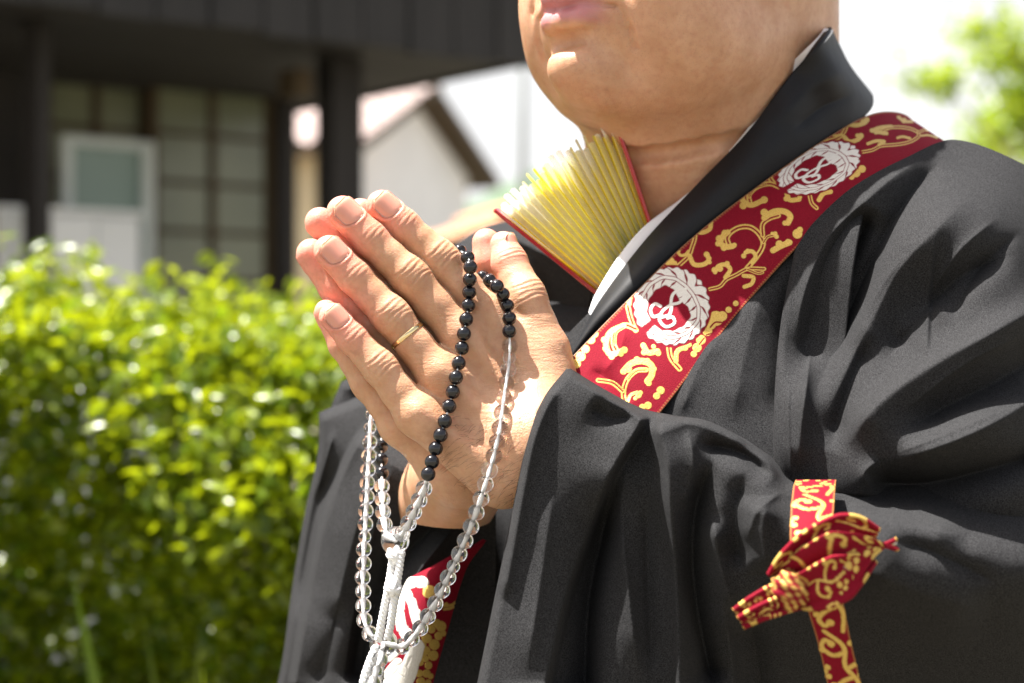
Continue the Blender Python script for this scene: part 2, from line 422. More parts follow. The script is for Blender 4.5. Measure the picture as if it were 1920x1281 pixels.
    def G(name, x0, x1, y0, y1, o0, o1, mat):
        za = z_at(200, y1, of); zc = z_at(200, y0, of)
        v, f = box_vf(A0-off2, W_, N_, U_, (t_at(x0, of), o0, za), (t_at(x1, of), o1, zc))
        o = obj(name, v, f, MAT[mat], g, smooth=False); o.modifiers.new('bevel', 'BEVEL').width = 0.004
    yb = CY+(CAMZ-0.34)*FPX/d_at(200, of)
    G('frame', 120, 139, 258, yb, of-0.04, of, 'alu_white'); G('frame', 268, 291, 258, yb, of-0.04, of, 'alu_white')
    G('frame', 139, 268, 258, 277, of-0.039, of-0.001, 'alu_white'); G('frame', 139, 268, 560, 580, of-0.039, of-0.001, 'alu_white')
    G('glass', 139, 268, 277, 560, of-0.024, of-0.018, 'green_glass')
    def cup(name, x0, x1, y0, y1, oc, dep, label):
        za, zc = 0.34, z_at((x0+x1)/2, y0, oc)
        b0 = A0+W_*t_at((x0+x1)/2, oc)+N_*oc+U_*za
        r = empty(name, tuple(b0)); tag(r, label, 'cupboard')
        t0, t1 = t_at(x0, oc)-t_at((x0+x1)/2, oc), t_at(x1, oc)-t_at((x0+x1)/2, oc)
        tm = (t0+t1)/2
        for nm, a, b, c, d_, e, f_, m in (('body', t0, t1, 0.03, zc-za-0.02, -dep, -0.015, 'white_paint'), ('top', t0-.008, t1+.008, zc-za-0.018, zc-za, -dep-.004, .004, 'white_paint'),
                                    ('door', t0+.004, tm-.002, 0.05, zc-za-0.03, -0.0145, 0.0, 'white_paint'), ('door', tm+.002, t1-.004, 0.05, zc-za-0.03, -0.0145, 0.0, 'white_paint'),
                                    ('plinth', t0+.01, t1-.01, 0.0, 0.029, -dep+.01, -0.03, 'metal_grey')):
            v, f = box_vf((0, 0, 0), W_, N_, U_, (a, e, c), (b, f_, d_)); o = obj(nm, v, f, MAT[m], r, smooth=False); o.modifiers.new('bevel', 'BEVEL').width = 0.003
    cup('cupboard', 96, 264, 392, 0, ow+0.62, 0.22, 'low white cupboard in front of the aluminium framed window')
    cup('small_cupboard', 0, 50, 386, 0, ow+0.42, 0.20, 'narrow white cupboard beside the left timber post')
timber_house()

# ---------------------------------------------------------------- far white gabled house
def far_house(name, label, c0, w, l, yaw, ze, zr, wallm, tilem, over=0.5, zbase=0.0, gable_detail=True):
    """c0 front corner, gable of width w along the 'back' axis, length l to the left"""
    A = np.array([math.sin(yaw), math.cos(yaw), 0]); L = np.array([-math.cos(yaw), math.sin(yaw), 0]); U = np.array([0, 0, 1.0])
    root = empty(name, (c0[0], c0[1], zbase)); tag(root, label, 'house')
    v = []
    for ll in (0, l):
        for a, z in ((0, 0), (0, ze), (w/2, zr), (w, ze), (w, 0)): v.append(A*a+L*ll+U*z)
    f = [(0, 1, 2, 3, 4), (9, 8, 7, 6, 5), (0, 5, 6, 1), (3, 8, 9, 4), (1, 6, 7, 2), (2, 7, 8, 3), (0, 4, 9, 5)]
    obj('wall', v, f, MAT[wallm], root, smooth=False)
    sl_ = (zr-ze)/(w/2)
    for s_ in (0, 1):
        r = empty('roof', (0, 0, 0), root)
        def pt(q, ll, up):   # q: 0 ridge .. 1 eave
            a = w/2*(1-q) if s_ == 0 else w/2*(1+q)
            return A*a+L*ll+U*(zr-(q*w/2)*sl_+up)
        qe = 1+over/(w/2)
        v = [pt(0, -over, .03), pt(qe, -over, .03), pt(qe, l+over, .03), pt(0, l+over, .03), pt(0, -over, .20), pt(qe, -over, .20), pt(qe, l+over, .20), pt(0, l+over, .20)]
        f = [(0, 1, 2, 3), (7, 6, 5, 4), (0, 4, 5, 1), (1, 5, 6, 2), (2, 6, 7, 3), (3, 7, 4, 0)]
        obj('roof_board', v, f, MAT['brown_wood'], r, smooth=False)
        # tile rolls running from ridge to eave, one mesh of courses
        nt = int((l+2*over)/0.34); V, Fc = [], []
        nq = 9
        for i in range(nt):
            lc = -over+0.17+i*0.34
            for qi in range(nq):
                q0, q1 = qe*qi/nq, qe*(qi+1)/nq
                b = len(V)
                for (q, up) in ((q0, 0.22), (q1, 0.25)):
                    for dl, h in ((-.17, 0), (-.08, .07), (.02, .09), (.12, .02), (.17, 0)): V.append(pt(q, lc+dl, up+h))
                for j in range(4): Fc.append((b+j, b+j+1, b+6+j, b+5+j))
        o = obj('tile', V, Fc, MAT[tilem], r, smooth=False); o['kind'] = 'stuff'
    V, Fc = tube_vf([A*(w/2)+L*(-over-.05)+U*(zr+.30), A*(w/2)+L*(l+over+.05)+U*(zr+.30)], 0.16, 8)
    obj('ridge_tile', V, Fc, MAT[tilem], root)
    return root, A, L
r_, A_, L_ = far_house('white_house', 'white plastered house with pinkish tiled gable roof beyond the dark eave', (-2.95, 30.0), 6.0, 13.0, math.radians(19.6), 4.72, 6.0, 'plaster_white', 'roof_tile', 0.55)
o = obj('cream_wall', *box_vf((0, 0, 0), L_, A_, (0, 0, 1), (0.02, -0.06, 0.0), (12.5, -0.01, 4.6)), MAT['plaster_cream'], r_, smooth=False)
far_house('low_house', 'low building with orange ridge and tiled roof behind the praying hands', (-1.75, 24.5), 3.4, 2.2, math.radians(75), 2.30, 2.85, 'plaster_cream', 'roof_tile_orange', 0.35)

def utility_pole():
    r = empty('utility_pole', (0.14, 22.5, 0)); tag(r, 'slim grey utility pole standing against the white sky', 'utility pole')
    obj('pole', *tube_vf([(0, 0, 0), (0, 0, 4.5), (0, 0, 9)], [0.085, 0.07, 0.05], 14), MAT['pole_grey'], r)
    obj('crossarm', *box_vf((0, 0, 8.2), (1, 0, 0), (0, 1, 0), (0, 0, 1), (-.6, -.05, -.05), (.6, .05, .05)), MAT['pole_grey'], r, smooth=False)
    for x in (-.5, 0.5):
        obj('insulator', *tube_vf([(x, 0, 8.26), (x, 0, 8.4)], [0.04, 0.03], 8), MAT['white_paint'], r)
utility_pole()

# ---------------------------------------------------------------- leaves, hedge, trees
def leaf_mesh(name, mat, L=0.042, Wd=0.021):
    v = [(0, 0, 0), (-Wd*.42, L*.33, .15*Wd), (0, L*.36, -.06*Wd), (Wd*.42, L*.33, .15*Wd), (-Wd*.40, L*.68, .10*Wd), (0, L*.70, -.12*Wd), (Wd*.40, L*.68, .10*Wd), (0, L, -.30*Wd)]
    f = [(0, 2, 1), (0, 3, 2), (1, 2, 5, 4), (2, 3, 6, 5), (4, 5, 7), (5, 6, 7)]
    return mesh(name, v, f, mat)
LEAFV = np.array([(0, 0, 0), (-.21, .33, .08), (0, .36, -.03), (.21, .33, .08), (-.20, .68, .05), (0, .70, -.06), (.20, .68, .05), (0, 1, -.15)])
LEAFF = [(0, 2, 1), (0, 3, 2), (1, 2, 5), (1, 5, 4), (2, 3, 6), (2, 6, 5), (4, 5, 7), (5, 6, 7)]
def leaf_frames(n, upbias=0.5, r=rng):
    """random leaf direction, normal biased upward"""
    dirv = r.normal(size=(n, 3)); dirv[:, 2] = dirv[:, 2]*0.6+0.15
    dirv /= np.linalg.norm(dirv, axis=1)[:, None]
    nrm = r.normal(size=(n, 3))*0.8; nrm[:, 2] += upbias*1.6; nrm[:, 1] -= 0.35
    side = np.cross(dirv, nrm); side /= np.linalg.norm(side, axis=1)[:, None]
    nrm = np.cross(side, dirv)
    return dirv, side, nrm
def leaf_cloud(pos, size, r=rng, upbias=0.5):
    n = len(pos); d, s, nn = leaf_frames(n, upbias, r)
    sz = np.broadcast_to(np.asarray(size), (n,))
    V = pos[:, None, :]+sz[:, None, None]*(LEAFV[None, :, 1:2]*d[:, None]+LEAFV[None, :, 0:1]*s[:, None]*1.15+LEAFV[None, :, 2:3]*nn[:, None])
    Fc = (np.array(LEAFF)[None]+np.arange(n)[:, None, None]*8).reshape(-1, 3)
    return V.reshape(-1, 3), Fc

def hedge():
    root = empty('hedge', (-0.9, 2.75, 0)); tag(root, 'dense clipped hedge of glossy yellow green leaves before the timber house', 'hedge')
    off = np.array(root.location)
    def topz(x, y): return 1.335+0.016*np.sin(x*7.3)+0.016*np.sin(x*17+1)+0.02*np.sin(y*11)-0.03*np.clip((x+0.55)/0.4, 0, 1)
    def frontY(x, z): return 2.12+0.08*np.sin(x*5+z*6)+0.06*np.sin(x*13+2)+0.05*np.sin(z*11+x*4)+0.12*np.clip(1.0-z, 0, 1)*0.5
    n = 72000
    x = rng.uniform(-1.35, 0.42, n*2); z = rng.uniform(0.18, 1.50, n*2)
    dep = rng.exponential(0.085, n*2)
    y = frontY(x, z)+np.clip(dep, 0, 0.55)
    tz = topz(x, y); over = z > tz-0.01
    z2 = np.where(over, tz-rng.exponential(0.035, n*2), z)
    y = np.where(over, frontY(x, z2)+rng.uniform(0, 0.9, n*2), y)
    # sprigs standing out of the top
    clump = np.sin(x*31+1.7*np.sin(y*23))*np.sin(z2*29+1.3*np.sin(x*19))*np.sin(y*21+2)
    keep = clump > -0.30
    pos = np.stack([x, y, z2], 1)[keep][:n]
    ns = 190
    spx = rng.uniform(-1.3, 0.2, ns); spy = 2.15+rng.uniform(0, .7, ns)
    sprig = []
    for a, b in zip(spx, spy):
        h = rng.uniform(0.03, 0.085)
        for k in range(9):
            t = k/8; sprig.append((a+rng.normal()*.014, b+rng.normal()*.014, topz(a, b)+h*t-0.01))
    pos = np.concatenate([pos, np.array(sprig)])
    sizes = rng.uniform(0.016, 0.037, len(pos))
    # the leaves that show largest: nearest the camera, inside the frame
    px = CX+pos[:, 0]/pos[:, 1]*FPX; py = CY-(pos[:, 2]-CAMZ)/pos[:, 1]*FPX
    vis = (px > 0) & (px < 560) & (py > 430) & (py < 1281)
    order = np.argsort(np.where(vis, pos[:, 1], 99)); near = order[:300]; rest = order[300:]
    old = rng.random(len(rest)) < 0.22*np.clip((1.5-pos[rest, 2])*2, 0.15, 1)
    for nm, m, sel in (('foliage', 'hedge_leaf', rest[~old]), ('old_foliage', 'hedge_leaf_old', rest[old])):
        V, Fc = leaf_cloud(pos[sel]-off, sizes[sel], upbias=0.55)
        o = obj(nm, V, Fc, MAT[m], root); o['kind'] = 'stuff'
    lm = mesh('leaf', LEAFV*np.array([1.15, 1, 1]), LEAFF, MAT['hedge_leaf'])
    d, s, nn = leaf_frames(300)
    from mathutils import Matrix
    for i, k in enumerate(near):
        o = obj_me('leaf', lm, root)
        M = Matrix.Identity(4); sz = sizes[k]
        for r_i in range(3):
            M[r_i][0] = s[i, r_i]*sz; M[r_i][1] = d[i, r_i]*sz; M[r_i][2] = nn[i, r_i]*sz; M[r_i][3] = pos[k, r_i]-off[r_i]
        o.matrix_local = M
    # stems
    for i in range(26):
        x0 = rng.uniform(-1.25, 0.3); y0 = 2.45+rng.uniform(-.1, .3)
        pts = [(x0, y0, -0.02)]
        for k in range(5): pts.append((pts[-1][0]+rng.normal()*.05, pts[-1][1]+rng.normal()*.05, pts[-1][2]+.25))
        obj('stem', *tube_vf([np.array(p)-off for p in pts], np.linspace(.014, .004, 6), 6), MAT['stem'], root)
hedge()

def blade_plants():
    base = [(-0.300, 1.93), (-0.265, 1.95), (-0.345, 1.98), (-0.40, 2.0), (-0.22, 1.90)]
    for i, (x, y) in enumerate(base):
        root = empty('blade_plant', (x, y, -0.01))
        tag(root, 'tuft of upright strap shaped leaves at the foot of the hedge', 'plant', 'strap leaved tufts before the hedge')
        for k in range(7):
            a = rng.uniform(0, 6.28); h = rng.uniform(0.80, 1.06) if k < 3 else rng.uniform(.5, .85); lean = rng.uniform(.03, .13); w = rng.uniform(.015, .022)
            dv = np.array([math.cos(a), math.sin(a), 0]); sv = np.array([-math.sin(a)*.5+.8, math.cos(a)*.5, 0]); sv /= np.linalg.norm(sv)
            V, n = [], 9
            for j in range(n):
                t = j/(n-1); c = dv*(0.01+lean*t**2.2)+np.array([0, 0, h*t-.12*lean*t**3]); ww = w*math.sin(math.pi*min(1, .25+.75*t))**.7 if t < 1 else 0.0006
                V += [c-sv*ww, c+np.array([0, 0.002, 0]), c+sv*ww]
            obj('blade', np.array(V), grid_faces(n, 3), MAT['tree_leaf'] if k % 3 else MAT['hedge_leaf'], root)
blade_plants()

def tree(name, label, x, y, h, crown_r, nl, leafsize, clusters, seed, mat='tree_leaf', cat='tree', trunk_r=0.07, group=None):
    r = np.random.default_rng(seed)
    root = empty(name, (x, y, -0.02)); tag(root, label, cat, group)
    top = np.array([r.normal()*.1, r.normal()*.1, h*.8])
    tv = [tube_vf([(0, 0, 0), (0.03, 0.02, h*.3), top*.7, top], [trunk_r, trunk_r*.8, trunk_r*.5, trunk_r*.25], 10)]
    cs = []
    for i in range(clusters):
        a = r.uniform(0, 6.28); e = r.uniform(-.2, 1.0); rr = crown_r*r.uniform(.35, 1)
        c = np.array([math.cos(a)*rr, math.sin(a)*rr, h*.72+e*crown_r*.75]); cs.append(c)
        s_ = top*r.uniform(.5, 1.0)
        tv.append(tube_vf([s_, (s_+c)/2+r.normal(size=3)*.06, c], [trunk_r*.28, trunk_r*.18, trunk_r*.07], 6))
    V, Fc = join_vf(tv); obj('trunk', V, Fc, MAT['stem'], root)
    cs = np.array(cs); k = r.integers(0, clusters, nl)
    pos = cs[k]+r.normal(size=(nl, 3))*np.array([1, 1, .5])*crown_r*.105
    V, Fc = leaf_cloud(pos, r.uniform(.7, 1.2, nl)*leafsize, r); o = obj('crown', V, Fc, MAT[mat], root); o['kind'] = 'stuff'
tree('garden_tree', 'airy tree with bright green leaves behind the sash draped shoulder', 3.02, 8.6, 3.05, 0.95, 3000, 0.075, 22, 3)
tree('bushy_tree', 'rounded bright green tree rising farther off beyond the black shoulder', 4.9, 14.5, 3.4, 1.2, 3200, 0.11, 34, 5)
tree('shrub', 'small green shrub below the tiled roof behind the praying hands', -0.62, 13.0, 1.95, 0.55, 2500, 0.06, 16, 9, cat='shrub', trunk_r=.03)
def rocks():
    for i, (x, y, rx, ry, rz) in enumerate(((-0.37, 2.02, .11, .09, .10), (-0.62, 2.0, .09, .08, .07))):
        bm = bmesh.new(); bmesh.ops.create_icosphere(bm, subdivisions=3, radius=1)
        for v in bm.verts:
            c = v.co.copy(); k = 1+.16*math.sin(c.x*3+i)+.13*math.sin(c.y*5+2)+.1*math.sin(c.z*7+i)
            v.co = Vector((c.x*rx*k, c.y*ry*k, c.z*rz*k))
        me = bpy.data.meshes.new('garden_rock'); bm.to_mesh(me); bm.free(); me.materials.append(MAT['rock'])
        o = obj_me('garden_rock', me); o.location = (x, y, rz*.5)
        tag(o, 'weathered grey rock lying at the foot of the hedge', 'rock', 'rocks at the hedge foot')

# ================================================================== THE PRAYING PERSON
# ---------------------------------------------------------------- implicit-surface tools
def surface_nets(v, org, h):
    nx, ny, nz = v.shape
    s = v < 0
    c = np.zeros((nx-1, ny-1, nz-1), np.uint8)
    for dx in (0, 1):
        for dy in (0, 1):
            for dz in (0, 1):
                c += s[dx:nx-1+dx, dy:ny-1+dy, dz:nz-1+dz]
    act = (c > 0) & (c < 8)
    idx = np.argwhere(act)
    vid = -np.ones(act.shape, np.int64); vid[act] = np.arange(len(idx))
    corners = np.array([(a, b, d) for a in (0, 1) for b in (0, 1) for d in (0, 1)])
    vals = np.stack([v[idx[:, 0]+a, idx[:, 1]+b, idx[:, 2]+d] for a, b, d in corners], 1)
    acc = np.zeros((len(idx), 3)); cnt = np.zeros(len(idx))
    for i in range(8):
        for j in range(i+1, 8):
            if np.abs(corners[i]-corners[j]).sum() != 1: continue
            va, vb = vals[:, i], vals[:, j]; cr = (va < 0) != (vb < 0)
            t = np.where(cr, va/np.where(cr, va-vb, 1), 0)
            acc += cr[:, None]*(corners[i]+(corners[j]-corners[i])*t[:, None]); cnt += cr
    V = (idx+acc/cnt[:, None])*h+np.asarray(org)
    Q = []
    for ax in range(3):
        sl0 = [slice(None)]*3; sl1 = [slice(None)]*3
        sl0[ax] = slice(0, -1); sl1[ax] = slice(1, None)
        ch = s[tuple(sl0)] != s[tuple(sl1)]
        e = np.argwhere(ch)
        b, d = [(1, 2), (2, 0), (0, 1)][ax]
        ok = (e[:, b] > 0) & (e[:, d] > 0) & (e[:, b] < v.shape[b]-1) & (e[:, d] < v.shape[d]-1)
        e = e[ok]
        ins = s[e[:, 0], e[:, 1], e[:, 2]]
        q = []
        for ob, od in ((-1, -1), (0, -1), (0, 0), (-1, 0)):
            k = e.copy(); k[:, b] += ob; k[:, d] += od
            q.append(vid[k[:, 0], k[:, 1], k[:, 2]])
        q = np.stack(q, 1); q[~ins] = q[~ins][:, ::-1]
        Q.append(q)
    return V, np.concatenate(Q)

class Field:
    def __init__(s, lo, hi, h):
        s.lo = np.array(lo, float); s.h = h
        s.n = np.ceil((np.array(hi)-s.lo)/h).astype(int)+1
        s.ax = [s.lo[i]+h*np.arange(s.n[i]) for i in range(3)]
        s.big = np.float32(0.05)
    def new(s): return np.full(tuple(s.n), s.big, np.float32)
    def sub(s, lo, hi):
        sl = []
        for i in range(3):
            a = int(np.clip(math.floor((lo[i]-s.lo[i])/s.h), 0, s.n[i])); b = int(np.clip(math.ceil((hi[i]-s.lo[i])/s.h)+1, 0, s.n[i]))
            sl.append(slice(a, b))
        g = np.meshgrid(*[s.ax[i][sl[i]].astype(np.float32) for i in range(3)], indexing='ij', copy=False)
        return tuple(sl), g
def smin(a, b, k):
    h = np.clip(0.5+0.5*(b-a)/k, 0, 1)
    return b+(a-b)*h-k*h*(1-h)
def smax(a, b, k): return -smin(-a, -b, k)
def f_cone(F, vol, a, b, r1, r2, k, m=0.012):
    a = np.asarray(a, float); b = np.asarray(b, float); rr = max(r1, r2)+m+k
    lo = np.minimum(a, b)-rr; hi = np.maximum(a, b)+rr
    sl, (X, Y, Z) = F.sub(lo, hi)
    ba = b-a; L2 = float(ba @ ba)
    t = np.clip(((X-a[0])*ba[0]+(Y-a[1])*ba[1]+(Z-a[2])*ba[2])/L2, 0, 1)
    d = np.sqrt((X-a[0]-t*ba[0])**2+(Y-a[1]-t*ba[1])**2+(Z-a[2]-t*ba[2])**2)-(r1+(r2-r1)*t)
    vol[sl] = smin(vol[sl], d, k) if k > 0 else np.minimum(vol[sl], d)
def f_ell(F, vol, c, axes, rad, k, m=0.012, op='add'):
    """axes 3x3 rows unit axes, rad radii"""
    c = np.asarray(c, float); axes = np.asarray(axes, float); rad = np.asarray(rad, float)
    ext = np.sqrt(((axes*rad[:, None])**2).sum(0))+m+k
    sl, (X, Y, Z) = F.sub(c-ext, c+ext)
    q = [((X-c[0])*axes[i, 0]+(Y-c[1])*axes[i, 1]+(Z-c[2])*axes[i, 2]) for i in range(3)]
    k0 = np.sqrt(sum((q[i]/rad[i])**2 for i in range(3))); k1 = np.sqrt(sum((q[i]/rad[i]**2)**2 for i in range(3)))+1e-9
    d = k0*(k0-1)/k1
    if op == 'add': vol[sl] = smin(vol[sl], d, k)
    else: vol[sl] = smax(vol[sl], -d, k)
def f_cut(F, vol, pts, r, k):
    for a, b in zip(pts[:-1], pts[1:]):
        a = np.asarray(a, float); b = np.asarray(b, float)
        sl, (X, Y, Z) = F.sub(np.minimum(a, b)-r-k-.004, np.maximum(a, b)+r+k+.004)
        ba = b-a; L2 = float(ba @ ba)+1e-12
        t = np.clip(((X-a[0])*ba[0]+(Y-a[1])*ba[1]+(Z-a[2])*ba[2])/L2, 0, 1)
        d = np.sqrt((X-a[0]-t*ba[0])**2+(Y-a[1]-t*ba[1])**2+(Z-a[2]-t*ba[2])**2)-r
        vol[sl] = smax(vol[sl], -d, k)
def vnormals(V, Q):
    n = np.zeros_like(V); fn = np.cross(V[Q[:, 2]]-V[Q[:, 0]], V[Q[:, 3]]-V[Q[:, 1]])
    for i in range(4): np.add.at(n, Q[:, i], fn)
    return n/(np.linalg.norm(n, axis=1)[:, None]+1e-12)

# ---------------------------------------------------------------- hands
MMPX = 0.000303
def plane_d(x, y):      # depth of the plane where the two palms meet
    return 0.985+0.34*(x-830)*MMPX-0.26*(y-650)*MMPX
LJ = dict(
    index=[(716, 386, 30), (757, 424, 32), (824, 487, 35), (912, 586, 38)],
    middle=[(643, 398, 31), (695, 449, 33), (768, 520, 36), (864, 628, 39)],
    ring=[(618, 471, 30), (665, 520, 32), (733, 593, 35), (822, 702, 39)],
    pinky=[(624, 594, 26), (662, 636, 28), (712, 690, 31), (780, 778, 37)],
    thumb=[(944, 459, 27), (955, 492, 35), (985, 560, 39), (1022, 655, 46)])
LM = [((912, 586, 36), (1030, 790, 46)), ((864, 628, 38), (1000, 826, 48)), ((822, 702, 38), (968, 868, 48)), ((780, 778, 36), (936, 906, 46)),
      ((1022, 655, 44), (1042, 760, 56)), ((912, 600, 30), (1015, 690, 46)), ((985, 640, 36), (1000, 740, 50))]
def make_hand(J, M, side, h, arm):
    """side -1: towards the camera of the palm plane, +1: behind it"""
    def C(q, extra=0.0):
        x, y, r = q; rr = r*MMPX
        return P(x, y, plane_d(x, y)+side*(rr*0.92+0.001+extra)), rr
    pts = [C(q) for k in J.values() for q in k]+[C(q) for m in M for q in m]
    lo = np.min([p-r for p, r in pts], 0)-0.016; hi = np.max([p+r for p, r in pts], 0)+0.016
    hi = np.maximum(hi, arm[0]+0.0); lo = np.minimum(lo, arm[0]-0.0)
    F = Field(lo-0.01, hi+0.03, h)
    palm = F.new(); fing = F.new()
    info = {}
    for nm, q in J.items():
        cs = [C(k) for k in q]
        if nm == 'thumb':
            cs = [(c+np.array([0, side*(-0.004 if i < 2 else 0.002), 0]), r) for i, (c, r) in enumerate(cs)]
        f1 = F.new()
        ax = cs[0][0]-cs[1][0]; ax /= np.linalg.norm(ax)
        tip = cs[0][0]
        f_cone(F, f1, tip, cs[1][0], cs[0][1], cs[1][1], 0.0)
        for i in (1, 2):
            m = (cs[i][0]+cs[i+1][0])/2; rm = (cs[i][1]+cs[i+1][1])/2*0.925
            f_cone(F, f1, cs[i][0], m, cs[i][1], rm, 0.003); f_cone(F, f1, m, cs[i+1][0], rm, cs[i+1][1], 0.003)
        # knuckle swelling on the back of the middle joint
        dors = np.array([0.28*-side*-1, side, 0.0]); dors = -np.array([-0.33, 0.9, -0.26])*(-side); dors /= np.linalg.norm(dors)
        f_cone(F, f1, cs[2][0]+dors*0.0022-ax*0.003, cs[2][0]+dors*0.0022+ax*0.003, cs[2][1]*0.9, cs[2][1]*0.9, 0.004)
        fing = np.minimum(fing, f1)
        info[nm] = dict(j=[c for c, r in cs], r=[r for c, r in cs], dors=dors)
    for a, b in M:
        ca, ra = C(a); cb, rb = C(b)
        f_cone(F, palm, ca, cb, ra, rb, 0.010)
    for nm in ('index', 'middle', 'ring', 'pinky'):   # knuckles
        c, r = C(J[nm][3]); f_cone(F, palm, c+info[nm]['dors']*0.0015, c+info[nm]['dors']*0.0015+np.array([0.002, 0, -0.002]), r*.92, r*.92, 0.006)
    f_cone(F, palm, arm[0], arm[1], arm[2], arm[3], 0.02)
    for nm in ('index', 'middle', 'ring', 'pinky'):   # tendons fanning over the back of the hand
        c, r = C(J[nm][3]); dvv = info[nm]['dors']
        e_ = M[('index', 'middle', 'ring', 'pinky').index(nm)][1]; ce, re_ = C(e_)
        f_cone(F, palm, c+dvv*(r*.80), ce*.75+c*.25+dvv*(re_*.86), .0026, .0016, .006)
    vol = smin(palm, fing, 0.0040)
    V, Q = surface_nets(vol, F.lo, F.h)
    # joint wrinkles, finger pads pinker, nail beds
    N = vnormals(V, Q); disp = np.zeros(len(V)); pink = np.zeros(len(V)); crease = np.zeros(len(V)); wrink = np.zeros(len(V))
    pc = P(900, 720, plane_d(900, 720))
    wrink += np.clip(1-np.linalg.norm(V-pc, axis=1)/0.085, 0, 1)**0.5*np.clip((N @ info['middle']['dors']+.3), 0, 1)
    for nm, q in info.items():
        j, r, dv = q['j'], q['r'], q['dors']
        for jt, offs, amp, sg in ((2, (-.0062, -.0036, -.0010, .0018, .0046), .00040, .00070), (1, (-.0024, 0.0002, .0028), .00034, .00060)):
            ax = j[jt-1]-j[jt+1]; ax /= np.linalg.norm(ax); sd = np.cross(ax, dv); sd /= np.linalg.norm(sd)
            rel = V-j[jt]; t = rel @ ax; l = rel @ sd; n = rel @ dv
            w = np.exp(-(l/(r[jt]*0.80))**4)*np.clip(n/(r[jt]*.5), 0, 1)*(np.abs(t) < .012)*(np.linalg.norm(rel, axis=1) < r[jt]*1.9)
            for i, o_ in enumerate(offs):
                tt = t-o_-(0.9*o_/0.006)*(l/r[jt])**2*0.0022+0.0004*np.sin(l*420+i*2.1+jt)
                g = np.exp(-(tt/sg)**2)*w*(0.65+0.35*math.sin(i*2.3+len(nm)))
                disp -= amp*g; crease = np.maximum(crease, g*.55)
                disp += amp*.45*np.exp(-((tt-.0013)/sg)**2)*w
        tipd = np.linalg.norm(V-j[0], axis=1)
        pink = np.maximum(pink, np.clip(1.30-tipd/0.024, 0, 1))
        if nm != 'thumb':
            ax = j[0]-j[1]; ax /= np.linalg.norm(ax); d2 = dv-ax*(dv @ ax); d2 /= np.linalg.norm(d2); sd = np.cross(ax, d2); R = r[0]
            rel = V-j[0]; t = rel @ ax; l = rel @ sd; n = rel @ d2
            e = (np.abs((t+.26*R)/(.80*R))**2.6+np.abs(l/(.84*R))**2.6)**(1/2.6)
            on = (n > .15*R) & (np.linalg.norm(rel, axis=1) < 2*R) & (t < .42*R)
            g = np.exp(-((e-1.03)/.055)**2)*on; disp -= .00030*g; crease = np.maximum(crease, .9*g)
            disp += .00045*np.exp(-((e-1.18)/.09)**2)*on
            disp -= .00035*(e < 1)*on; pink = np.maximum(pink, .8*np.exp(-((e-1.15)/.2)**2)*on)
    V = V+N*disp[:, None]
    return V, Q, dict(pink=pink, lip=np.zeros(len(V)), stubble=np.zeros(len(V)), crease=crease, wrinkle=wrink), info
RJ = dict(
    index=[(676, 399, 28), (722, 440, 30), (790, 505, 32), (878, 600, 36)],
    middle=[(600, 417, 29), (655, 470, 31), (735, 545, 33), (830, 645, 37)],
    ring=[(584, 476, 29), (628, 540, 30), (697, 612, 32), (788, 720, 37)],
    pinky=[(613, 585, 24), (643, 648, 26), (688, 716, 29), (748, 796, 35)],
    thumb=[(912, 456, 28), (918, 492, 33), (945, 565, 37), (990, 660, 44)])
RM = [((878, 600, 36), (1000, 800, 46)), ((830, 645, 38), (960, 836, 48)), ((788, 720, 38), (900, 860, 46)), ((748, 796, 36), (850, 880, 44)),
      ((990, 660, 44), (1010, 770, 56)), ((878, 610, 30), (985, 700, 46))]
armL = (P(1010, 835, plane_d(1010, 835)-0.024), P(1200, 925, 1.005), 0.029, 0.030)
armR = (P(880, 870, plane_d(880, 870)+0.026), P(800, 985, 1.16), 0.028, 0.036)
hl = make_hand(LJ, LM, -1, 0.00075, armL)
hr = make_hand(RJ, RM, +1, 0.0010, armR)
LEFT_BVH = BVHTree.FromPolygons([tuple(v) for v in hl[0]], [tuple(int(i) for i in q) for q in hl[1]])
RIGHT_BVH = BVHTree.FromPolygons([tuple(v) for v in hr[0]], [tuple(int(i) for i in q) for q in hr[1]])

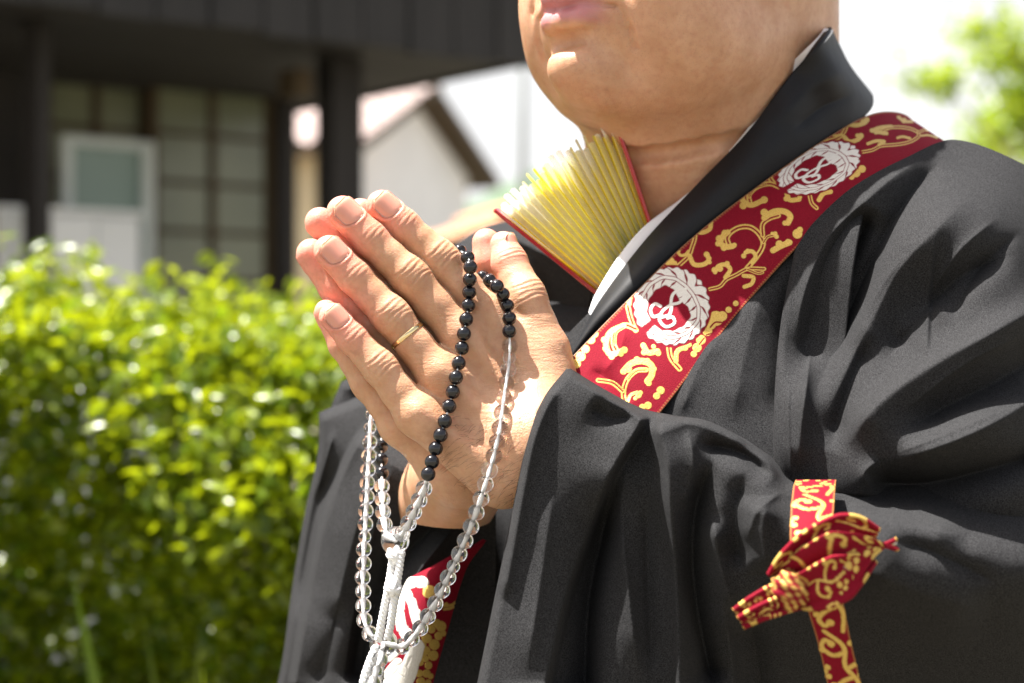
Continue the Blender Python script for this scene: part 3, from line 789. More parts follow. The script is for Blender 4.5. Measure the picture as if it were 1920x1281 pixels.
# ---------------------------------------------------------------- head and neck
HY = math.radians(45)
FD = np.array([-math.sin(HY), -math.cos(HY), 0]); LD = np.array([math.cos(HY), -math.sin(HY), 0]); UP = np.array([0, 0, 1.0])
HO = P(1055, 6, 1.010)
HAX = np.array([FD, LD, UP])
def HP(f, l, u): return HO+FD*f+LD*l+UP*u
NB = np.array([0.125, 1.165, 0.0])
def BP(f, l, z): return NB+FD*f+LD*l+np.array([0, 0, z])
def make_head():
    lo = HO+np.array([-.13, -.13, -.215]); hi = HO+np.array([.33, .34, .225])
    F = Field(lo, hi, 0.0018); vol = F.new()
    E = lambda f, l, u, rf, rl, ru, k, op='add': f_ell(F, vol, HP(f, l, u), HAX, (rf, rl, ru), k, op=op)
    E(-.108, 0, .095, .108, .083, .112, .01)            # skull
    E(-.070, 0, .020, .060, .066, .072, .02)            # face
    E(-.085, 0, -.017, .068, .072, .044, .02)           # jaw mass
    for s_ in (-1, 1):
        E(-.052, s_*.041, .010, .036, .030, .046, .018)  # cheeks
        E(-.078, s_*.046, -.022, .044, .027, .032, .018) # jowls
        E(-.045, s_*.040, .052, .026, .026, .022, .015)  # cheekbones
        E(-.125, s_*.086, .055, .020, .010, .034, .006)  # ears
        E(-.118, s_*.094, .060, .011, .006, .020, .003, 'cut')
    E(-.022, 0, -.004, .020, .030, .030, .012)          # muzzle
    E(-.0205, 0, -.037, .025, .022, .0185, .008)          # chin
    E(-.075, 0, -.049, .054, .050, .021, .02)           # soft under-chin
    f_cone(F, vol, HP(-.125, 0, .02), BP(-.005, 0, 1.30), .073, .076, .022)
    f_cone(F, vol, HP(-.165, 0, .05), BP(-.045, 0, 1.31), .068, .072, .022)
    f_cone(F, vol, HP(-.105, 0, -.05), BP(.025, 0, 1.35), .050, .048, .014)
    # nose, brow, eye sockets
    f_cone(F, vol, HP(-.016, 0, .082), HP(.012, 0, .038), .009, .012, .010)
    for s_ in (-1, 1): E(.002, s_*.014, .034, .012, .009, .009, .005)
    for s_ in (-1, 1): E(-.012, s_*.031, .085, .016, .019, .013, .010, 'cut')
    f_cone(F, vol, HP(-.022, -.045, .100), HP(-.022, .045, .100), .011, .011, .012)
    # lips
    up = [(-.017, -.027, -.001), (-.003, -.013, .005), (.001, 0, .0035), (-.003, .013, .005), (-.017, .027, -.001)]
    dn = [(-.017, -.025, -.004), (-.005, -.013, -.0095), (-.002, 0, -.0105), (-.005, .013, -.0095), (-.017, .025, -.004)]
    for a, b in zip(up[:-1], up[1:]): f_cone(F, vol, HP(*a), HP(*b), .0052, .0052, .0035)
    for a, b in zip(dn[:-1], dn[1:]): f_cone(F, vol, HP(*a), HP(*b), .0064, .0064, .0035)
    f_cut(F, vol, [HP(-.013, -.030, -.004), HP(.004, -.013, -.0028), HP(.0075, 0, -.0030), HP(.004, .013, -.0028), HP(-.013, .030, -.004)], .0015, .0018)
    E(-.0005, 0, -.0225, .0085, .019, .0055, .006, 'cut')     # furrow below the lip
    for s_ in (-1, 1):
        f_cut(F, vol, [HP(-.004, s_*.026, .030), HP(-.012, s_*.037, .012), HP(-.020, s_*.041, -.006)], .0006, .005)   # smile line
        f_cut(F, vol, [HP(-.012, s_*.033, -.006), HP(-.018, s_*.036, -.018), HP(-.023, s_*.036, -.028)], .0004, .005)
    # soft creases round the front and side of the neck
    for u0, rr in ((-.086, .0014), (-.104, .0010)):
        cc = HP(-.118, 0, u0); cc = cc*.55+np.array([*BP(0, 0, 0)[:2], cc[2]])*.45
        f_cut(F, vol, [cc+FD*(.080*math.cos(a))+LD*(.080*math.sin(a))+UP*(.022*(a/1.6)**2) for a in np.linspace(-1.2, 2.2, 18)], rr+.004, .004)
    V, Q = surface_nets(vol, F.lo, F.h)
    L = (V-HO) @ HAX.T
    f, l, u = L[:, 0], L[:, 1], L[:, 2]
    lip = np.exp(-((u+.0028-0.0015*np.cos(l/.027*3))/.0100)**8)*np.exp(-(l/.0255)**6)*np.clip((f+.020)/.004, 0, 1)
    stub = np.clip((.02-u)/.02, 0, 1)*np.clip((f+.10)/.04, 0, 1)*(1-lip)*np.clip((u+.085)/.02, 0, 1)
    pink = 0.22*np.exp(-((L-np.array([-.05, .05, .03]))**2).sum(1)/.03**2)
    return V, Q, dict(pink=pink, lip=np.clip(lip, 0, 1), stubble=stub, crease=np.zeros(len(V)), wrinkle=np.zeros(len(V)))
hd = make_head()

# ---------------------------------------------------------------- body frame (shared with the robe)
SHL, SHR = BP(-.01, .185, 1.335), BP(-.01, -.185, 1.335)
ELL = np.array([.275, 1.040, 1.10]); ELR = P(715, 1150, 1.27)

PERSON = empty('person', (float(NB[0]), float(NB[1]), 0))
tag(PERSON, 'person in a black robe and red gold brocade sash praying with joined hands', 'person')
POFF = np.array(PERSON.location)
def inner_body():
    F = Field((-.32, .80, .02), (.50, 1.55, 1.40), 0.012); vol = F.new(); vol[:] = 0.2
    E = lambda f, l, z, rf, rl, rz, k: f_ell(F, vol, BP(f, l, z), HAX, (rf, rl, rz), k, m=.05)
    E(-.01, 0, 1.19, .080, .14, .15, .03); E(0.01, 0, 1.00, .105, .14, .16, .05); E(0, 0, .86, .10, .15, .12, .05)
    f_cone(F, vol, BP(-.02, 0, 1.36), BP(-.03, 0, 1.25), .066, .06, .03, m=.05)
    for sh, el, arm in ((SHL, ELL, armL), (SHR, ELR, armR)):
        f_cone(F, vol, sh-np.array([0, 0, .02]), el, .045, .036, .03, m=.05)
        f_cone(F, vol, el, arm[1], .036, .033, .02, m=.05)
    for s_ in (-1, 1):
        f_cone(F, vol, BP(0, s_*.08, .84), BP(.01, s_*.085, .46), .075, .05, .02, m=.05)
        f_cone(F, vol, BP(.01, s_*.085, .46), BP(-.01, s_*.085, .09), .05, .034, .02, m=.05)
        f_cone(F, vol, BP(-.03, s_*.085, .055), BP(.14, s_*.10, .045), .034, .03, .02, m=.05)
    V, Q = surface_nets(vol, F.lo, F.h)
    z = np.zeros(len(V))
    return V, Q, dict(pink=z, lip=z, stubble=z, crease=z, wrinkle=z)
def build_body():
    parts = [hl[:3], hr[:3], hd, inner_body()]
    V = np.concatenate([p[0] for p in parts])-POFF
    o = np.cumsum([0]+[len(p[0]) for p in parts])
    Q = np.concatenate([p[1]+o[i] for i, p in enumerate(parts)])
    b = obj('body', V, Q, MAT['skin'], PERSON)
    for a in ('pink', 'lip', 'stubble', 'crease', 'wrinkle'): attr(b.data, a, np.concatenate([p[2][a] for p in parts]))
    return b
build_body()

def nails():
    for (V_, Q_, A_, info), bvh, side in ((hl, LEFT_BVH, -1), (hr, RIGHT_BVH, 1)):
        for nm, q in info.items():
            j, r, dv = q['j'], q['r'], q['dors'].copy()
            ax = j[0]-j[1]; ax /= np.linalg.norm(ax)
            if nm == 'thumb': dv = np.array([0.88, -0.40*(-side), 0.10]); 
            dv -= ax*(dv @ ax); dv /= np.linalg.norm(dv); sd = np.cross(ax, dv)
            R = r[0]; wid = R*0.84; n, m = 15, 15; V = []; tipv = []
            for a in range(n):
                t = -R*1.05+(R*1.58)*a/(n-1)          # along the finger
                rt = a/(n-1)
                sh = min(1, 0.80+0.35*math.sin(math.pi*min(rt*1.1, 1)))*(1-max(0, rt-.80)**2*9)*(math.sqrt(max(0.0, 1-max(0, .30-rt)**2/.09*.80)))
                for b in range(m):
                    lb = (b/(m-1)*2-1)
                    l = lb*wid*sh
                    rim = max(0, 1-(abs(lb)/.98)**8)*(min(1, rt/.10))
                    cz = math.sqrt(max(0, 1-(l/(R*1.06))**2))*R*1.0
                    p = j[0]+ax*t+sd*l+dv*(cz+0.00005+0.00045*rim-(max(0, t/R-.1)**2)*R*.20)
                    V.append(p); tipv.append(max(0, min(1, (rt-.84)*12)))
            V = np.array(V)-POFF
            # solid nail: upper sheet plus a lower one
            V2 = V-dv*0.0011
            g = grid_faces(n, m, True) if side < 0 else grid_faces(n, m); allV = np.concatenate([V, V2]); k = n*m
            rimi = [i for i in range(m)]+[i*m+m-1 for i in range(1, n)]+[(n-1)*m+i for i in range(m-2, -1, -1)]+[i*m for i in range(n-2, 0, -1)]
            sidef = np.array([(rimi[i], rimi[(i+1) % len(rimi)], rimi[(i+1) % len(rimi)]+k, rimi[i]+k) for i in range(len(rimi))])
            o = obj('fingernail', allV, np.concatenate([g, g[:, ::-1]+k, sidef]), MAT['nail'], PERSON)
            attr(o.data, 'tip', np.array(tipv+tipv))
nails()
def ring():
    info = hl[3]['ring']; j = info['j']; a = j[2]*0.66+j[3]*0.34
    ax = j[2]-j[3]; ax /= np.linalg.norm(ax); dv = info['dors']-ax*(info['dors'] @ ax); dv /= np.linalg.norm(dv); sd = np.cross(ax, dv)
    R = 0.0107; V = []; n, m = 64, 10
    for i in range(n):
        an = 2*math.pi*i/n; rd = math.cos(an)*dv+math.sin(an)*sd
        for k in range(m):
            b = 2*math.pi*k/m
            V.append(a+rd*(R+0.0005*math.cos(b))+ax*0.0014*math.sin(b)-POFF)
    Fc = [(i*m+k, ((i+1) % n)*m+k, ((i+1) % n)*m+(k+1) % m, i*m+(k+1) % m) for i in range(n) for k in range(m)]
    obj('ring', V, Fc, MAT['ring_metal'], PERSON)
ring()
def arm_hair():
    parts = []
    n = 0
    while n < 260:
        x, y = rng.uniform(830, 1010), rng.uniform(770, 945)
        d = P(x, y, 1.0)-np.array([0, 0, CAMZ]); d = d/np.linalg.norm(d)
        h = LEFT_BVH.ray_cast(Vector((0, 0, CAMZ)), Vector(d))
        n += 1
        if h[0] is None: continue
        p = np.array(h[0]); nn = np.array(h[1]); L = rng.uniform(.004, .010)
        t = np.array([rng.normal()*.35-.75, 0, rng.normal()*.25-.35]); t -= nn*(t @ nn); t /= np.linalg.norm(t)
        q = [p-nn*.0003, p+t*L*.35+nn*L*.16, p+t*L*.7+nn*L*.18+np.array([0, 0, -L*.1]), p+t*L+nn*L*.10+np.array([0, 0, -L*.22])]
        parts.append(tube_vf([k-POFF for k in q], [.00006, .00006, .00005, .00002], 3, caps=False))
    V, Fc = join_vf(parts); o = obj('arm_hair', V, Fc, MAT['iris'], PERSON); o['kind'] = 'stuff'
arm_hair()
def head_details():
    for s_ in (-1, 1):
        bm = bmesh.new(); bmesh.ops.create_uvsphere(bm, u_segments=20, v_segments=14, radius=.0115)
        me = bpy.data.meshes.new('eyeball'); bm.to_mesh(me); bm.free(); me.materials.append(MAT['eye_white'])
        for p_ in me.polygons: p_.use_smooth = True
        o = obj_me('eyeball', me, PERSON); o.location = HP(-.030, s_*.031, .084)-POFF
        c = HP(-.030, s_*.031, .084)+FD*.0085
        V = [c+FD*.003-POFF]+[c+.0058*(math.cos(a)*LD+math.sin(a)*UP)-POFF for a in np.linspace(0, 2*math.pi, 18, endpoint=False)]
        obj('iris', V, [(0, 1+i, 1+(i+1) % 18) for i in range(18)], MAT['iris'], o); bpy.data.objects
        V, Fc = tube_vf([HP(-.020, s_*.016, .106)-POFF, HP(-.0165, s_*.03, .112)-POFF, HP(-.026, s_*.050, .106)-POFF], [.0028, .0038, .0018], 8)
        obj('eyebrow', V, Fc, MAT['hair_grey'], PERSON)
    # close-cropped grey hair cap following the skull, down to the nape
    V = []; nu, nv = 60, 34
    for j in range(nv):
        for i in range(nu):
            a = -math.pi+2*math.pi*i/(nu-1)             # 0 = back
            front = 0.5-0.5*math.cos(a)                 # 0 back .. 1 front
            low = -0.62+1.02*front**1.3
            el = low+(math.pi/2-low)*(j/(nv-1))
            rr = 1.022
            c = (-.108-.108*rr*math.cos(el)*math.cos(a), .083*rr*math.cos(el)*math.sin(a)*1.015, .095+.112*rr*math.sin(el))
            V.append(HP(*c)-POFF+rng.normal(size=3)*.0005)
    o = obj('hair', V, grid_faces(nv, nu), MAT['hair_grey'], PERSON)
    m = o.modifiers.new('solid', 'SOLIDIFY'); m.thickness = 0.004
    # short stubble of nape hair
    pts = []
    for i in range(420):
        a = rng.uniform(-1.5, 1.9); el = -.62+1.02*(0.5-0.5*math.cos(a))**1.3+rng.uniform(-.12, .25)
        b = np.array(HP(-.108-.108*1.02*math.cos(el)*math.cos(a), .083*1.03*math.cos(el)*math.sin(a), .095+.112*1.02*math.sin(el)))
        nn = b-HP(-.108, 0, .095); nn /= np.linalg.norm(nn); t = nn*.006-UP*rng.uniform(.004, .010)+rng.normal(size=3)*.002
        pts.append((b-POFF, b+t-POFF))
    parts = [tube_vf([a, (a+b)/2+UP*.0005, b], [.00022, .00018, .00006], 4, caps=False) for a, b in pts]
    V, Fc = join_vf(parts); o = obj('nape_hair', V, Fc, MAT['hair_grey'], PERSON); o['kind'] = 'stuff'
head_details()

# ---------------------------------------------------------------- cloth sculpting tools
def tps(ctrl):
    c = np.asarray(ctrl, float); xy = c[:, :2]/400.0; n = len(c)
    r = np.linalg.norm(xy[:, None]-xy[None], axis=2)
    K = np.where(r > 0, r*r*np.log(r+1e-12), 0)+np.eye(n)*2e-3
    A = np.zeros((n+3, n+3)); A[:n, :n] = K; A[:n, n] = 1; A[:n, n+1:] = xy; A[n, :n] = 1; A[n+1:, :n] = xy.T
    w = np.linalg.solve(A, np.concatenate([c[:, 2], [0, 0, 0]]))
    def f(x, y):
        p = np.stack([np.ravel(x), np.ravel(y)], 1)/400.0
        r = np.linalg.norm(p[:, None]-xy[None], axis=2)
        return (np.where(r > 0, r*r*np.log(r+1e-12), 0) @ w[:n]+w[n]+p @ w[n+1:]).reshape(np.shape(x))
    return f
def stroke(x, y, pts):
    """signed distance (positive right of travel) and 0..1 position along a smooth polyline"""
    pts = catmull(pts, max(24, len(pts)*7))
    a, b = pts[:-1], pts[1:]
    best = np.full(x.shape, 1e9); sg = np.zeros(x.shape); tt = np.zeros(x.shape); n = len(a)
    for i in range(n):
        d = b[i]-a[i]; L2 = d @ d+1e-9
        vx, vy = x-a[i, 0], y-a[i, 1]
        t = np.clip((vx*d[0]+vy*d[1])/L2, 0, 1)
        dx, dy = vx-t*d[0], vy-t*d[1]
        q = dx*dx+dy*dy; m = q < best
        best = np.where(m, q, best)
        cr = d[0]*vy-d[1]*vx
        sg = np.where(m, np.sign(cr), sg); tt = np.where(m, (i+t)/n, tt)
    return np.sqrt(best)*np.where(sg == 0, 1, sg), tt
def ridge(pts, h, wl, wr, taper=(0.25, 0.25), p=1.3):
    def f(x, y):
        s, t = stroke(x, y, pts)
        w = np.where(s < 0, wl, wr)
        v = h*np.exp(-(np.abs(s)/w)**p)
        ta = np.clip(t/max(taper[0], 1e-3), 0, 1); tb = np.clip((1-t)/max(taper[1], 1e-3), 0, 1)
        return v*(ta*ta*(3-2*ta))*(tb*tb*(3-2*tb))
    return f
def cliff(pts, h, fall, soft=7, taper=(0.2, 0.2), side=1):
    """cloth edge: steps toward the camera on one side (right of travel), fading over 'fall'"""
    def f(x, y):
        s, t = stroke(x, y, pts); s = s*side
        st = np.clip(s/soft*.5+.5, 0, 1); st = st*st*(3-2*st)
        v = h*st*np.exp(-np.clip(s, 0, None)/fall)
        ta = np.clip(t/max(taper[0], 1e-3), 0, 1); tb = np.clip((1-t)/max(taper[1], 1e-3), 0, 1)
        return v*(ta*ta*(3-2*ta))*(tb*tb*(3-2*tb))
    return f
def coons(top, bot, lef, rig, nu, nv):
    T, B_ = catmull(top, nu), catmull(bot, nu); L, R = catmull(lef, nv), catmull(rig, nv)
    u = np.linspace(0, 1, nu)[None, :, None]; v = np.linspace(0, 1, nv)[:, None, None]
    S = (1-v)*T[None]+v*B_[None]+(1-u)*L[:, None]+u*R[:, None]-((1-u)*(1-v)*T[0]+u*(1-v)*T[-1]+(1-u)*v*B_[0]+u*v*B_[-1])
    return S[..., 0], S[..., 1]
def panel(name, x, y, depth, folds, mat, parent, thick=0.0022, edge=None, flip=False):
    d = depth(x, y) if callable(depth) else depth
    for f in folds: d = d-f(x, y)
    if edge is not None: d = d+edge
    V = PA(x, y, d).reshape(-1, 3)-POFF
    nv, nu = x.shape
    g = grid_faces(nv, nu, flip)
    o = obj(name, V, g, mat, parent)
    if thick:
        m = o.modifiers.new('solid', 'SOLIDIFY'); m.thickness = thick; m.offset = -1.0
    return o, d
def edge_roll(nv, nu, rolls, wpx=6):
    """push the rows/cols next to a border back a little so hems look rounded: rolls=(top,bottom,left,right) metres"""
    e = np.zeros((nv, nu)); j = np.arange(nv)[:, None]; i = np.arange(nu)[None]
    for k, dist in zip(rolls, (j+0*i, nv-1-j+0*i, i+0*j, nu-1-i+0*j)):
        if k: e = e+k*np.clip(1-dist/wpx, 0, 1)**2
    return e

# ---------------------------------------------------------------- robe: closed body of cloth
def robe_body():
    F = Field((-.40, .78, .03), (.52, 1.60, 1.45), 0.0075); vol = F.new(); vol[:] = 0.25
    E = lambda f, l, z, rf, rl, rz, k: f_ell(F, vol, BP(f, l, z), HAX, (rf, rl, rz), k, m=.06)
    E(0.0, 0, 1.22, .118, .185, .165, .03); E(.01, 0, 1.05, .125, .175, .20, .05)
    f_cone(F, vol, BP(-.005, -.175, 1.325), BP(-.005, .165, 1.325), .060, .056, .04, m=.06)
    f_cone(F, vol, BP(-.03, 0, 1.34), BP(-.02, 0, 1.29), .085, .12, .03, m=.06)
    f_cone(F, vol, SHL-np.array([0, -.01, .01]), ELL+np.array([0.02, .03, 0]), .058, .052, .03, m=.06)
    f_cone(F, vol, ELL+np.array([0.02, .035, 0]), P(1300, 960, 1.00), .050, .042, .03, m=.06)
    f_cone(F, vol, SHR-np.array([0, 0, .012]), ELR, .062, .060, .03, m=.06)
    f_cone(F, vol, ELR, P(800, 985, 1.16), .060, .050, .03, m=.06)
    # skirt to the ground
    sl, (X, Y, Z) = F.sub(F.lo, F.lo+F.h*F.n)
    f = (X-NB[0])*FD[0]+(Y-NB[1])*FD[1]; l = (X-NB[0])*LD[0]+(Y-NB[1])*LD[1]
    rf = .125+.055*np.clip((.95-Z)/.9, 0, 1); rl = .175+.06*np.clip((.95-Z)/.9, 0, 1)
    ang = np.arctan2(l/rl, f/rf); fold = 1+.035*np.sin(ang*9+Z*2)*np.clip((1.05-Z)/.5, 0, 1)
    sk = (np.sqrt((f/rf)**2+(l/rl)**2)-fold)*.14
    sk = np.maximum(sk, Z-1.0); sk = np.maximum(sk, .045-Z)
    vol[sl] = smin(vol[sl], sk, .04)
    # drape ripples on the cloth
    vol += (.0035*np.sin(f*55+l*40+Z*25)*np.sin(Z*18+l*20)+.002*np.sin(l*90-Z*45)).astype(np.float32)*np.clip(1.5-Z, 0, 1)
    V, Q = surface_nets(vol, F.lo, F.h)
    return obj('robe', V-POFF, Q, MAT['robe'], PERSON)
ROBE = robe_body()

# ---------------------------------------------------------------- front panel beside the sash
Dchest = tps([(1100, 760, 1.005), (1240, 770, .975), (1180, 560, 1.045), (1350, 620, .990), (1300, 440, 1.050), (1440, 335, 1.058), (1440, 500, 1.003), (1520, 430, 1.000),
              (1450, 700, .968), (1560, 255, 1.085), (1640, 212, 1.115), (1640, 340, 1.010), (1790, 262, 1.075), (1540, 640, .975), (1540, 800, .950), (1250, 900, .955), (1000, 700, 1.02), (1000, 900, .99), (1450, 930, .940)])
x, y = coons([(1040, 650), (1280, 420), (1500, 280), (1650, 250)], [(1080, 900), (1300, 930), (1560, 940)], [(1040, 650), (1050, 780), (1080, 900)], [(1650, 250), (1600, 500), (1560, 940)], 190, 170)
fr = [ridge([(1520, 430), (1420, 560), (1320, 700), (1260, 800)], .0035, 40, 60),
      ridge([(1360, 620), (1310, 690), (1270, 790)], .0040, 14, 22, p=1.2), ridge([(1440, 520), (1400, 650), (1370, 800)], .0045, 26, 44),
      ridge([(1490, 480), (1465, 620), (1455, 820)], -.007, 34, 22)]
panel('front_panel', x, y, Dchest, fr, MAT['robe'], ROBE)

# added cloth panel, tilted downward so it falls dark like the fan's shadow
x, y = coons([(958, 436), (1030, 474), (1112, 540)], [(975, 572), (1040, 566), (1100, 588)], [(958, 436), (960, 500), (975, 572)], [(1112, 540), (1108, 560), (1100, 588)], 60, 50)
panel('shade_panel', x, y, tps([(958, 436, 1.115), (1030, 474, 1.092), (1112, 540, 1.078), (975, 572, 1.165), (1040, 566, 1.130), (1100, 588, 1.105)]), [ridge([(985, 470), (1010, 520), (1020, 575)], .006, 12, 16)], MAT['robe'], ROBE, edge=edge_roll(50, 60, (.01, .0, .02, 0), 6))

# ---------------------------------------------------------------- collar and white under-collar
COLI = [(1062, 700, 1.040), (1092, 634, 1.040), (1130, 565, 1.040), (1215, 452, 1.047), (1310, 350, 1.050), (1400, 255, 1.046), (1480, 145, 1.058), (1552, 56, 1.080), (1545, 40, 1.235), (1440, 90, 1.30), (1300, 200, 1.30), (1195, 330, 1.255), (1130, 480, 1.18), (1090, 600, 1.11)]
COLO = [(1030, 745, 1.030), (1082, 662, 1.030), (1178, 568, 1.028), (1300, 452, 1.034), (1440, 343, 1.040), (1560, 262, 1.066), (1630, 205, 1.112), (1628, 175, 1.200), (1560, 170, 1.29), (1400, 230, 1.345), (1250, 300, 1.345), (1140, 400, 1.29), (1060, 520, 1.20), (1030, 650, 1.12)]
def band(name, e0, e1, n, m, mat, parent, bulge=0.0, thick=.003, folds=()):
    A, B_ = catmull(e0, n), catmull(e1, n)
    v = np.linspace(0, 1, m)[:, None, None]
    S = A[None]*(1-v)+B_[None]*v
    d = S[..., 2]-bulge*np.sin(np.pi*v[..., 0])
    for f in folds: d = d-f(S[..., 0], S[..., 1])
    V = PA(S[..., 0], S[..., 1], d).reshape(-1, 3)-POFF
    o = obj(name, V, grid_faces(m, n), mat, parent)
    mo = o.modifiers.new('solid', 'SOLIDIFY'); mo.thickness = thick; mo.offset = 0
    return o
band('collar', COLI, COLO, 220, 40, MAT['collar'], ROBE, .007, .004,
     [ridge([(1600, 130), (1520, 165), (1450, 240)], .004, 20, 26), ridge([(1605, 175), (1540, 200), (1480, 250)], -.004, 14, 14)])
WI = [(1088, 660, 1.046), (1098, 618, 1.046), (1118, 552, 1.048), (1196, 438, 1.056), (1292, 362, 1.060), (1395, 252, 1.052), (1472, 133, 1.064), (1544, 57, 1.084), (1530, 36, 1.235), (1430, 84, 1.285), (1290, 196, 1.285), (1190, 326, 1.24), (1125, 475, 1.17)]
WO = [(1088, 668, 1.044), (1100, 632, 1.044), (1140, 560, 1.044), (1225, 450, 1.051), (1316, 352, 1.055), (1408, 258, 1.050), (1492, 146, 1.063), (1562, 60, 1.084), (1560, 48, 1.240), (1450, 110, 1.295), (1310, 220, 1.295), (1205, 345, 1.25), (1140, 490, 1.18)]
band('white_under_collar', WI, WO, 200, 12, MAT['white_cloth'], PERSON, 0.001, .0016)

# ---------------------------------------------------------------- shoulder and upper arm of the near sleeve
Dsh = tps([(1560, 400, .992), (1500, 470, .988), (1640, 330, 1.000), (1790, 262, 1.050), (1920, 312, 1.045), (2060, 400, 1.08), (1700, 400, .975), (1850, 400, .968), (2060, 600, 1.03), (1600, 560, .975), (1760, 560, .950),
           (1920, 560, .950), (1480, 620, .972), (1470, 800, .946), (1560, 720, .950), (1700, 720, .932), (1850, 720, .925), (2060, 800, 1.0), (1560, 870, .930), (1640, 900, .915), (1800, 880, .905), (1950, 880, .915), (2080, 1000, 1.0), (1500, 930, .938), (1700, 960, .93), (1900, 1010, .92)])
x, y = coons([(1490, 468), (1525, 418), (1600, 350), (1700, 295), (1790, 262), (1920, 308), (2050, 380), (2130, 460)], [(1455, 960), (1560, 945), (1640, 948), (1720, 955), (1900, 1000), (2130, 1060)],
             [(1490, 468), (1462, 620), (1450, 800), (1455, 960)], [(2130, 460), (2150, 760), (2130, 1060)], 330, 300)
fs = [ridge([(1780, 272), (1684, 326), (1618, 381), (1553, 447), (1505, 560), (1490, 690)], 0.0090, 26, 16, p=1.3),
      ridge([(1640, 385), (1605, 455), (1565, 540), (1525, 640), (1490, 760)], -0.0204, 24, 30, (.12, .3)),
      ridge([(1775, 292), (1720, 350), (1665, 430), (1620, 520), (1570, 640), (1520, 760)], -0.0168, 24, 22, (.15, .3)),
      ridge([(1850, 340), (1760, 425), (1690, 500), (1640, 590), (1590, 690), (1530, 830)], 0.0132, 34, 40, p=1.4),
      cliff([(1762, 425), (1752, 480), (1745, 560), (1740, 690)], 0.0042, 60, 5),
      ridge([(1920, 470), (1800, 520), (1720, 600), (1650, 690)], -0.0144, 26, 36),
      ridge([(1980, 560), (1860, 625), (1740, 690), (1640, 765), (1580, 850)], 0.0192, 46, 26, (.1, .18), p=1.5),
      ridge([(1960, 660), (1850, 725), (1760, 770), (1680, 820)], -0.0168, 26, 30, (.15, .3)),
      ridge([(1960, 735), (1850, 800), (1740, 845), (1650, 868)], 0.0168, 34, 30, (.1, .3)),
      ridge([(1960, 850), (1850, 880), (1740, 905), (1610, 905)], -0.0264, 34, 26, (.1, .15)),
      ridge([(1640, 620), (1590, 730), (1555, 850)], -0.0120, 26, 26), ridge([(1520, 640), (1505, 760), (1495, 900)], 0.0108, 18, 30),
      ridge([(1680, 640), (1720, 600), (1790, 570)], 0.0072, 22, 26)]
fs += [ridge([(1700, 470), (1640, 560), (1600, 650)], .0035, 8, 12, p=1.0), ridge([(1880, 400), (1800, 470), (1740, 560)], .005, 14, 10, p=1.0), ridge([(1920, 430), (1840, 500), (1780, 600)], -.006, 12, 14),
       ridge([(1560, 470), (1530, 580), (1515, 700), (1500, 850)], .005, 8, 14, p=1.0), ridge([(1930, 620), (1800, 690), (1690, 775)], .005, 8, 16, p=1.0), ridge([(1900, 760), (1780, 812), (1680, 850)], .005, 10, 12, p=1.0),
       ridge([(1650, 860), (1620, 890), (1640, 925)], .006, 12, 10, p=1.0), ridge([(1480, 700), (1478, 800), (1490, 930)], .004, 7, 9, p=1.0)]
panel('shoulder_panel', x, y, Dsh, fs, MAT['robe'], ROBE, edge=edge_roll(300, 330, (0, .03, .004, 0), 10))

# ---------------------------------------------------------------- near forearm sleeve, hanging
Dfa = tps([(1065, 690, .955), (1010, 765, .945), (985, 860, .940), (960, 960, .938), (935, 1100, .934), (900, 1300, .924), (860, 1500, .915), (1130, 735, .942), (1205, 770, .944), (1330, 790, .938), (1440, 850, .926), (1490, 905, .918), (1560, 930, .922), (1650, 935, .930),
           (1120, 800, .945), (1250, 870, .925), (1400, 920, .904), (1500, 980, .895), (1640, 1010, .882), (1800, 1040, .878), (1950, 1060, .885), (2120, 1100, .96),
           (1150, 1000, .936), (1250, 1100, .928), (1350, 1050, .920), (1480, 1100, .905), (1650, 1130, .900), (1850, 1160, .905), (2120, 1300, .99), (1150, 1280, .922), (1300, 1290, .935), (1500, 1290, .965), (1700, 1290, .965), (1900, 1300, .965),
           (1100, 1550, .92), (1500, 1600, .99), (1900, 1600, 1.0), (2120, 1600, 1.02), (1750, 910, .94), (1900, 930, .935), (2080, 980, .98)])
x, y = coons([(1065, 688), (1130, 728), (1205, 766), (1260, 778), (1335, 792), (1440, 852), (1490, 905), (1560, 918), (1700, 900), (1900, 900), (2130, 960)], [(840, 1620), (1100, 1660), (1500, 1690), (1900, 1680), (2130, 1640)],
             [(1065, 688), (1022, 742), (992, 810), (972, 900), (950, 1010), (915, 1180), (880, 1360), (840, 1620)], [(2130, 960), (2140, 1300), (2130, 1640)], 400, 340)
